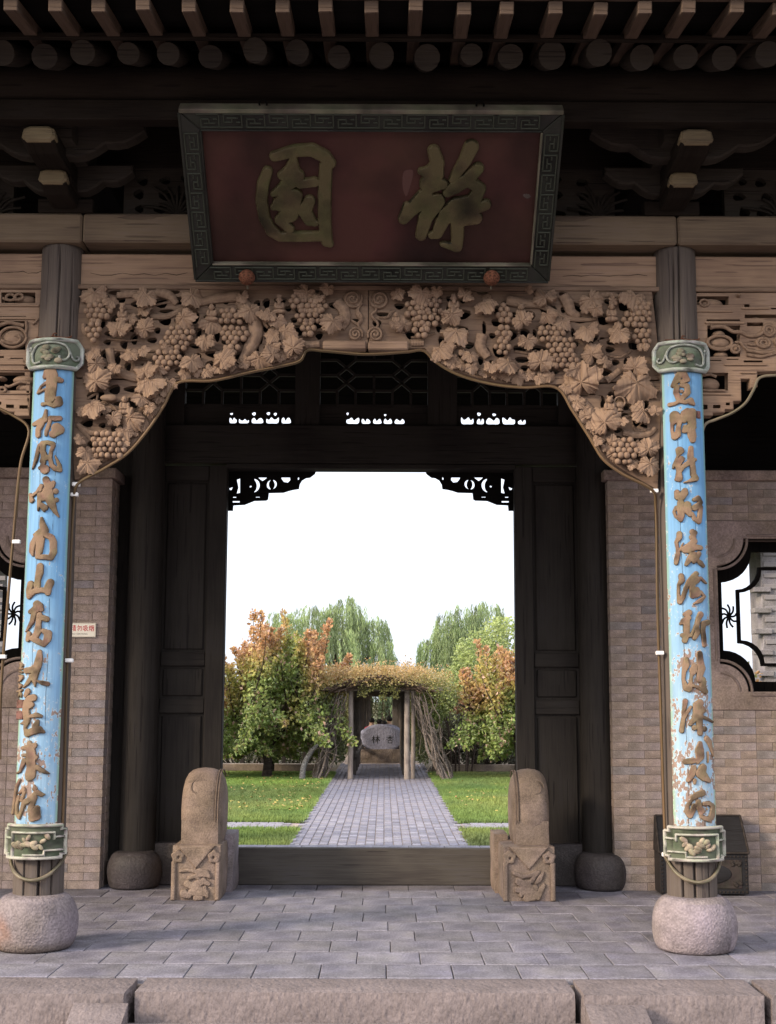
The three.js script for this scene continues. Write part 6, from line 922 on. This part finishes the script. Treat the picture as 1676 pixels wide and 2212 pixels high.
// ---------- the vine-covered pergola ----------
{
  const t = thing('pergola', 'timber pergola over the path, smothered in orange-green climbing vine', 'pergola', undefined, [0, GY, 0]);
  const postM = std([0.28, 0.235, 0.22], { tx: T.wood, bump: T.woodB, bs: 0.01, s: [1.5, 1.5] }), post2 = std([0.10, 0.085, 0.08], { tx: T.wood, bump: T.woodB, bs: 0.01, s: [1.5, 1.5] });
  const xl = -0.675, xr = 0.63, H = 2.02, zs = [-23.3, -25.2, -27.1, -29.0, -30.9, -33.0, -35.5, -38, -41, -44, -47.5, -51, -55, -59, -64, -69];
  const log = (x, z, r, h, m) => part(t, 'post', taper([V3(x, -0.05, z), V3(x + rr(-0.015, 0.015), h * 0.5, z + rr(-0.015, 0.015)), V3(x, h, z)], [r * 1.06, r, r * 0.94], 10, 8), m);
  zs.forEach((z, i) => { const o = i ? 0.16 : 0; log(xl - o * 0.4 + (i ? 0.1 : 0), z, 0.062, H, i ? post2 : postM); log(xr + (i ? -0.02 : 0), z, 0.066, H, i ? post2 : postM); part(t, 'cross_beam', bx(xl - 0.75, xr + 0.82, H - 0.02, H + 0.075, z - 0.05, z + 0.05), i ? post2 : postM); });
  log(xr + 0.135, -23.55, 0.05, H, postM);
  for (const x of [xl, xr]) part(t, 'rail_beam', bx(x - 0.05, x + 0.05, H + 0.08, H + 0.16, -69.4, -23.1, 0.006, 'z'), post2);
  // low seat rails inside
  for (const x of [xl + 0.1, xr - 0.05]) { part(t, 'seat_rail', bx(x - 0.04, x + 0.04, 0.42, 0.50, -69, -25.0, 0.006, 'z'), post2); }
  part(t, 'sky_block_slab', bx(xl - 0.3, xr + 0.3, H + 0.165, H + 0.19, -69.4, -23.9, 0.004, 'z'), std([0.06, 0.045, 0.035], { tx: T.bark, bump: T.bark, bs: 0.02, r: 1 }));  // added solid slab hidden under the leaves, blocks the sky to darken the tunnel
  // woven hoop of dry vine above the entrance
  const vines = []; for (let k = 0; k < 26; k++) { const p = []; const w = rr(0.9, 1.35), h = rr(0.12, 0.38), zz = -23.1 + rr(-0.3, 0.25); for (let i = 0; i <= 8; i++) { const q = i / 8; p.push(V3(lerp(-w, w, q) - 0.02 + rr(-0.04, 0.04), H - 0.02 + h * Math.sin(q * Math.PI) + rr(-0.05, 0.05), zz + rr(-0.06, 0.06))); } vines.push(tube(p, rr(0.008, 0.018), 5, 24)); }
  part(t, 'dry_vine', merge(vines), std([0.17, 0.115, 0.085], { tx: T.bark, s: [2, 2] }));
  // leaning bundles of old vine stems either side of the entrance
  const bundle = (sx, n, foot, lean) => { const g = []; for (let i = 0; i < n; i++) { const f = V3(foot + rr(-0.13, 0.13), -0.03, -23.0 + rr(-0.5, 0.2)), p = [f]; for (let k = 1; k <= 6; k++) { const q = k / 6; p.push(V3(f.x - lean * Math.pow(q, 0.85) + rr(-0.06, 0.06) + 0.05 * Math.sin(q * 7 + i), q * rr(1.7, 2.05), f.z - 0.15 * q + rr(-0.05, 0.05))); } g.push(taper(p, [rr(0.02, 0.038), rr(0.014, 0.028), rr(0.008, 0.014)], 6, 16)); } part(t, 'vine_stems', merge(g), barkL); };
  bundle(1, 13, 1.55, 0.66); bundle(-1, 12, -1.42, -0.52);
  const wisps = []; for (let i = 0; i < 26; i++) { const s = i % 2 ? 1 : -1, x0 = s > 0 ? rr(0.7, 1.2) : rr(-1.15, -0.75), p = [V3(x0, rr(1.7, 2.1), -23.0 + rr(-0.2, 0.2))]; for (let k = 1; k < 6; k++) p.push(V3(x0 + s * k * rr(0.02, 0.15) + rr(-0.1, 0.1), 2.0 - k * rr(0.25, 0.38), -22.95 + rr(-0.2, 0.2))); wisps.push(tube(p, rr(0.004, 0.009), 4, 20)); }
  part(t, 'hanging_stems', merge(wisps), barkL);
  part(t, 'fallen_limb', taper([V3(-1.75, -0.02, -22.8), V3(-1.70, 0.35, -22.85), V3(-1.5, 0.7, -22.95), V3(-1.3, 0.85, -23.1)], [0.07, 0.065, 0.055, 0.03], 9, 14), std([0.33, 0.31, 0.30], { tx: T.bark, bump: T.bark, bs: 0.01, s: [2, 2] }));
  // the leafy canopy
  const S = []; while (S.length < 26000) {
    const z = -22.75 - 16 * Math.pow(rnd(), 1.7), x = rr(-1.75, 1.75), e = Math.abs(x) / 1.75, top = 2.16 + 0.34 * Math.pow(Math.max(0, 1 - e ** 4), 0.5) + 0.34 * (vn(x * 3.2 + 50, z * 2 + 200, 9999, 9999, 5) - 0.5), low = e > 0.62 ? lerp(1.7, 0.95, (e - 0.62) / 0.38) + 0.5 * vn(x * 4 + 50, z * 2 + 300, 9999, 9999, 8) : 2.08;
    const y = lerp(low, top, Math.pow(rnd(), 0.6)) + (rnd() < 0.12 ? rr(0, 0.24) : 0); if (e < 0.46 && y < 2.12 && z > -23.4 && rnd() < 0.8) continue; if (vn(x * 6 + 70, y * 6 + z * 3 + 300, 9999, 9999, 33) < 0.22) continue;
    const o = clamp((y - 1.75) / 0.7 + rr(-0.35, 0.35) - 0.35 * (x > 0.6 ? (x - 0.6) : 0)), v = rr(0.65, 1.3); S.push([x - 0.02, y, z, lerp(0.21, 0.45, o) * v, lerp(0.25, 0.295, o) * v, lerp(0.055, 0.12, o) * v, rr(0.7, 1.25), V3(0, 0.2, 0)]);
  }
  while (S.length < 62000) {                                         // curtains of leaves down both sides
    const s = rnd() < 0.5 ? -1 : 1, z = -23.6 - 46 * Math.pow(rnd(), 1.5), y = 0.35 + 1.9 * Math.pow(rnd(), 0.7), x = s * (0.98 + rr(-0.12, 0.2) + 0.35 * Math.max(0, y - 1.2) * rnd()); if (vn(x * 3 + 70, y * 3 + z * 2 + 300, 9999, 9999, 37) < 0.25) continue;
    const k = clamp((y - 0.8) / 1.3 + rr(-0.3, 0.3)), v = rr(0.6, 1.3); S.push([x - 0.02, y, z, lerp(0.10, 0.30, k) * v, lerp(0.12, 0.27, k) * v, lerp(0.035, 0.075, k) * v, rr(1.2, 2.0) * (z < -32 ? 1.5 : 1), V3(0, -0.5, 0)]);
  }
  while (S.length < 72000) {                                         // loose masses spilling over the front corners
    const s = rnd() < 0.5 ? -1 : 1, d = V3(rr(-1, 1), rr(-1, 1), rr(-1, 1)); if (d.lengthSq() > 1 || rnd() > 0.4 + d.lengthSq() * 0.6) continue;
    const x = s * (1.36 + d.x * 0.55) - 0.02, y = 1.80 + d.y * 0.66, z = -23.9 + d.z * 0.7; if (vn(x * 4 + 70, y * 4 + 300, 9999, 9999, 39) < 0.3) continue; const k = clamp((y - 1.5) / 0.9 + rr(-0.35, 0.35) - (s > 0 ? 0.2 : 0)), v = rr(0.6, 1.3); S.push([x, y, z, lerp(0.18, 0.42, k) * v, lerp(0.235, 0.30, k) * v, lerp(0.055, 0.12, k) * v, rr(0.7, 1.25), V3(0, -0.2, 0)]);
  }
  crown(t, 'vine', SMALL, S);
  const D = []; while (D.length < 1500) { const x = rr(-0.5, 0.55), c = Math.floor((x + 1) * 7), k = hash(c, 3, 3); const y = 2.25 - rnd() * (0.12 + 0.36 * k), v = rr(0.6, 1.2); D.push([x + rr(-0.02, 0.02), y, -23.0 + rr(-0.15, 0.1), 0.20 * v, 0.20 * v, 0.04 * v, rr(0.6, 1), V3(0, -0.8, 0)]); }
  crown(t, 'hanging_vine', SMALL, D);
}
// low garden fence either side of the pergola
for (const s of [-1, 1]) {
  const f = thing('garden_fence', s < 0 ? 'low dark timber railing left of the pergola' : 'low dark timber railing right of the pergola', 'fence', undefined, [0, GY, -28]), fm = M.dark;
  for (let i = 0; i < 10; i++) { const x = s * (1.45 + i * 0.55); part(f, 'post', bx(x - 0.05, x + 0.05, 0, 0.78, -0.05, 0.05, 0.006, 'y'), fm); }
  part(f, 'rail', bx(s < 0 ? -6.5 : 1.3, s < 0 ? -1.3 : 6.5, 0.66, 0.72, -0.03, 0.03), fm); part(f, 'rail', bx(s < 0 ? -6.5 : 1.3, s < 0 ? -1.3 : 6.5, 0.44, 0.49, -0.03, 0.03), fm);
  const kerb = mono('low_wall', bx(s < 0 ? -7 : 1.35, s < 0 ? -1.35 : 7, GY - 0.02, GY + 0.16, -27.4, -27.1, 0.01), std([0.22, 0.18, 0.14], { tx: T.stone, bump: T.stoneB }), s < 0 ? 'low stone kerb wall behind the left lawn' : 'low stone kerb wall behind the right lawn', 'wall');
}
// ---------- inscribed boulder on a plinth, in the pergola ----------
{
  const z = -31.9, t = thing('inscribed_boulder', 'pale grey boulder on a stone plinth with two dark carved characters', 'boulder', undefined, [0.05, GY, z]);
  part(t, 'plinth', block(-0.66, 0.62, -0.02, 0.38, -0.3, 0.3, 0.02), std([0.20, 0.165, 0.14], { tx: T.stone, bump: T.rough, bs: 0.02 }));
  let g = new THREE.IcosahedronGeometry(1, 5); g.deleteAttribute('uv'); g.deleteAttribute('normal'); g = mergeVertices(g, 1e-4); const p = g.attributes.position;
  for (let i = 0; i < p.count; i++) { let x = p.getX(i), y = p.getY(i), zz = p.getZ(i); const n = 1 + 0.16 * (vn(x * 2 + 9, y * 2 + zz * 1.6 + 9, 99, 99, 3) - 0.5) + 0.05 * (vn(x * 7 + 20, y * 7 + zz * 6 + 20, 999, 999, 4) - 0.5); const sx = Math.sign(x) * Math.pow(Math.abs(x), 0.72), sy = Math.sign(y) * Math.pow(Math.abs(y), 0.8); p.setXYZ(i, sx * 0.66 * n, 0.70 + sy * 0.36 * n * (1 + 0.12 * Math.cos((x - 0.1) * 2.2)), Math.max(-0.24, Math.min(0.24, zz * 0.42 * n))); }
  g.computeVertexNormals(); const rock = part(t, 'boulder', uvm(toCreasedNormals(g, 0.6), 'x'), std([0.27, 0.285, 0.36], { tx: T.granite, bump: T.rough, bs: 0.02, s: [1, 1] }));
  const ch = (str, cx, cy, k) => part(rock, 'character', relief(strokeField(parse(str).map((q) => q.map(([x, y, r]) => [cx + (x - 5) * k, cy - (y - 5) * k, r * k]))), cx - 0.16, cy - 0.16, cx + 0.16, cy + 0.16, 0.006, () => 0.004, (x, y, h) => V3(x, y, 0.243 + h)), std([0.02, 0.02, 0.02], { r: 0.9 }), undefined);
  ch('0.5,2.8,0.35 4.2,2.6,0.35; 2.5,0.6,0.4 2.5,9.4,0.4; 2.4,3,0.3 0.4,6.4,0.25; 2.6,3,0.3 4.2,5.4,0.3; 5.2,2.8,0.35 9.6,2.6,0.35; 7.4,0.6,0.4 7.4,9.6,0.4; 7.3,3,0.3 5,7,0.25; 7.5,3,0.3 9.8,6.6,0.35', -0.20, 0.66, 0.024);
  ch('1,2.4,0.35 9,2.2,0.35; 5,0.3,0.4 5,5.2,0.4; 4.8,2.6,0.3 1,5.2,0.3; 5.2,2.6,0.3 9,5,0.35; 2.6,6,0.35 2.8,9.4,0.35; 2.6,6,0.35 7.6,6,0.35 7.2,9.4,0.35; 2.8,9.2,0.35 7.2,9.2,0.35', 0.22, 0.66, 0.024);
}
// ---------- four people sitting beyond the boulder, seen from behind ----------
function person(label, x, z, coat, hair, y0) {
  const t = thing('person', label, 'person', undefined, [x, y0, z]);
  const J = [[0, 1.16, 0, 0.085], [0, 1.0, 0.01, 0.05], [0, 0.92, 0.02, 0.09], [0, 0.72, 0.02, 0.145], [0, 0.48, 0, 0.15], [-0.18, 0.88, 0.02, 0.062], [0.18, 0.88, 0.02, 0.062], [-0.23, 0.66, -0.04, 0.046], [0.23, 0.66, -0.04, 0.046], [-0.12, 0.55, -0.22, 0.038], [0.12, 0.55, -0.22, 0.038], [-0.09, 0.46, -0.05, 0.09], [0.09, 0.46, -0.05, 0.09], [-0.10, 0.46, -0.44, 0.068], [0.10, 0.46, -0.44, 0.068], [-0.10, 0.06, -0.46, 0.045], [0.10, 0.06, -0.46, 0.045], [-0.10, 0.04, -0.58, 0.035], [0.10, 0.04, -0.58, 0.035]];
  const B = [[0, 0], [0, 1], [1, 2], [2, 3], [3, 4], [2, 5], [2, 6], [5, 7], [6, 8], [7, 9], [8, 10], [4, 11], [4, 12], [11, 13], [12, 14], [13, 15], [14, 16], [15, 17], [16, 18]];
  const N = 48, mc = new MarchingCubes(N, new THREE.MeshStandardMaterial(), false, false, 60000), S = 0.75; mc.isolation = 0;
  const dist = (px, py, pz) => { let sum = 0; for (const [a, b] of B) { const A = J[a], C = J[b], dx = C[0] - A[0], dy = C[1] - A[1], dz = C[2] - A[2], l = dx * dx + dy * dy + dz * dz, q = l ? clamp(((px - A[0]) * dx + (py - A[1]) * dy + (pz - A[2]) * dz) / l) : 0, d = Math.hypot(px - A[0] - dx * q, py - A[1] - dy * q, pz - A[2] - dz * q) - lerp(A[3], C[3], q); sum += Math.exp(-d * 42); } return -Math.log(sum) / 42; };
  for (let k = 0; k < N; k++) for (let j = 0; j < N; j++) for (let i = 0; i < N; i++) mc.field[k * N * N + j * N + i] = -dist(((i / N) * 2 - 1) * S, ((j / N) * 2 - 1) * S + 0.62, ((k / N) * 2 - 1) * S - 0.2);
  mc.update(); const g = new THREE.BufferGeometry(), n = mc.count; const P = new Float32Array(n * 3), C = new Float32Array(n * 3);
  for (let i = 0; i < n; i++) { const X = mc.positionArray[i * 3] * S, Y = mc.positionArray[i * 3 + 1] * S + 0.62, Z = mc.positionArray[i * 3 + 2] * S - 0.2; P.set([X, Y, Z], i * 3); C.set(Y > 0.985 ? [0.42, 0.27, 0.2] : Y > 0.50 ? coat : [0.03, 0.03, 0.04], i * 3); }
  g.setAttribute('position', new THREE.BufferAttribute(P, 3)); g.setAttribute('color', new THREE.BufferAttribute(C, 3)); const gg = mergeVertices(g, 1e-4); gg.computeVertexNormals();
  part(t, 'body', gg, new THREE.MeshStandardMaterial({ vertexColors: true, roughness: 0.9 }));
  part(t, 'hair', new THREE.SphereGeometry(0.105, 18, 14, 0, Math.PI * 2, 0, 2.0).rotateX(0.55).translate(0, 1.175, 0.015), std(hair, { r: 0.6 }));
  part(t, 'face', merge([new THREE.SphereGeometry(0.012, 8, 6).translate(-0.03, 1.17, -0.082), new THREE.SphereGeometry(0.012, 8, 6).translate(0.03, 1.17, -0.082), new THREE.SphereGeometry(0.014, 8, 6).scale(0.8, 1.3, 1).translate(0, 1.145, -0.088), new THREE.SphereGeometry(0.02, 8, 6).scale(1.1, 0.35, 0.5).translate(0, 1.112, -0.08)]), std([0.30, 0.17, 0.13]));
}
mono('garden_bench', merge([bx(-0.75, 0.85, GY + 0.27, GY + 0.34, -39.6, -39.1), bx(-0.6, -0.5, GY, GY + 0.27, -39.55, -39.15), bx(0.6, 0.7, GY, GY + 0.27, -39.55, -39.15)]), M.sand, 'low stone bench in the path beyond the boulder', 'bench');
{ const P = [[803, 1556, [0.45, 0.03, 0.05], 'person with dark hair in a red jacket, seated leftmost beyond the boulder'], [820, 1559, [0.03, 0.03, 0.04], 'person in dark clothes seated second from left beyond the boulder'], [829, 1562, [0.05, 0.045, 0.05], 'person in dark clothes seated third from left beyond the boulder'], [841, 1553, [0.02, 0.02, 0.025], 'person in black clothes seated at the right end beyond the boulder']];
  P.forEach(([u, v, c, l], i) => { const z = -39.3 - (i % 2) * 0.12, q = at(u, v, z); person(l, q.x, z, c, [0.012, 0.01, 0.01], q.y - 1.17); }); }
// ---------- neighbours seen through the cut-corner windows ----------
function sideHouse(s, label) {
  const t = thing('side_house', label, 'house', undefined, [s * 9.25, GY, -14]), w = 3.0, gm = std([0.26, 0.245, 0.245], { tx: T.stone, bump: T.stoneB });
  part(t, 'wall', bx(-w, w, 0, 4.4, -0.7, 0, 0.01), gm);
  const list = []; for (let y = 0; y < 48; y++) for (let i = 0; i < 13; i++) list.push(cbox(0.44, 0.075, 0.03, 0.006).translate(-w + 0.26 + (i + (y % 2) * 0.5) * 0.455, 0.05 + y * 0.09, 0.006)); stuff(t, 'wall_bricks', merge(list), gm);
  const roof = part(t, 'roof', uvm(extrude([[-w - 0.7, 3.9], [0, 6.2], [w + 0.7, 3.9], [w + 0.7, 4.1], [0, 6.5], [-w - 0.7, 4.1]], null, -1.0, 0.35, 0.01), 'x'), M.mortar);
  const tl = []; for (const q of [-1, 1]) for (let i = 0; i < 18; i++) tl.push(new THREE.CylinderGeometry(0.08, 0.08, 3.9, 8).rotateZ(q * (Math.PI / 2 - 0.56)).translate(q * (w + 0.7) / 2, 5.33, -0.9 + i * 0.07)); stuff(roof, 'roof_tiles', merge(tl), M.mortar);
  for (let i = 0; i < 5; i++) part(t, 'corbel', bx(-s * w - 0.14, -s * w + 0.14, 2.2 + i * 0.34, 2.28 + i * 0.34, -0.2, 0.05), gm);
}
sideHouse(1, 'grey brick gable house with tiled roof seen through the right window'); sideHouse(-1, 'grey brick gable house with tiled roof seen through the left window');
for (const s of [-1, 1]) {
  bush('autumn_bush', s > 0 ? 'orange and green bush behind the right window' : 'orange and green bush behind the left window', 'shrub', undefined, s * 4.35, -8.5, [[0, 1.3, 0, 0.45, 1.0, 0.4], [s * 0.45, 0.9, 0, 0.5, 0.85, 0.4], [-s * 0.35, 1.2, 0, 0.35, 1.1, 0.4]], 5000, (p, d, n) => (n > 0.52 ? [0.34, 0.17, 0.05] : [0.15, 0.17, 0.045]), SMALL, 10);
  const t = thing('bare_tree', s > 0 ? 'thin bare tree against the sky in the right window' : 'thin bare tree against the sky in the left window', 'tree', undefined, [s * 6.6, GY, -24]), g = [taper([V3(0, 0, 0), V3(0.05, 1.5, 0), V3(0, 3, 0)], [0.09, 0.07, 0.04], 7, 8)];
  for (let i = 0; i < 26; i++) { const y = rr(1, 2.9), a = rr(0, 6.28), l = rr(0.6, 1.6); g.push(taper([V3(0, y, 0), V3(Math.cos(a) * l * 0.3, y + l * 0.5, Math.sin(a) * l * 0.3), V3(Math.cos(a) * l * 0.5, y + l * 1.2, Math.sin(a) * l * 0.5)], [0.025, 0.014, 0.004], 5, 6)); }
  part(t, 'branches', merge(g), barkL);
}
renderer.render(scene, camera);
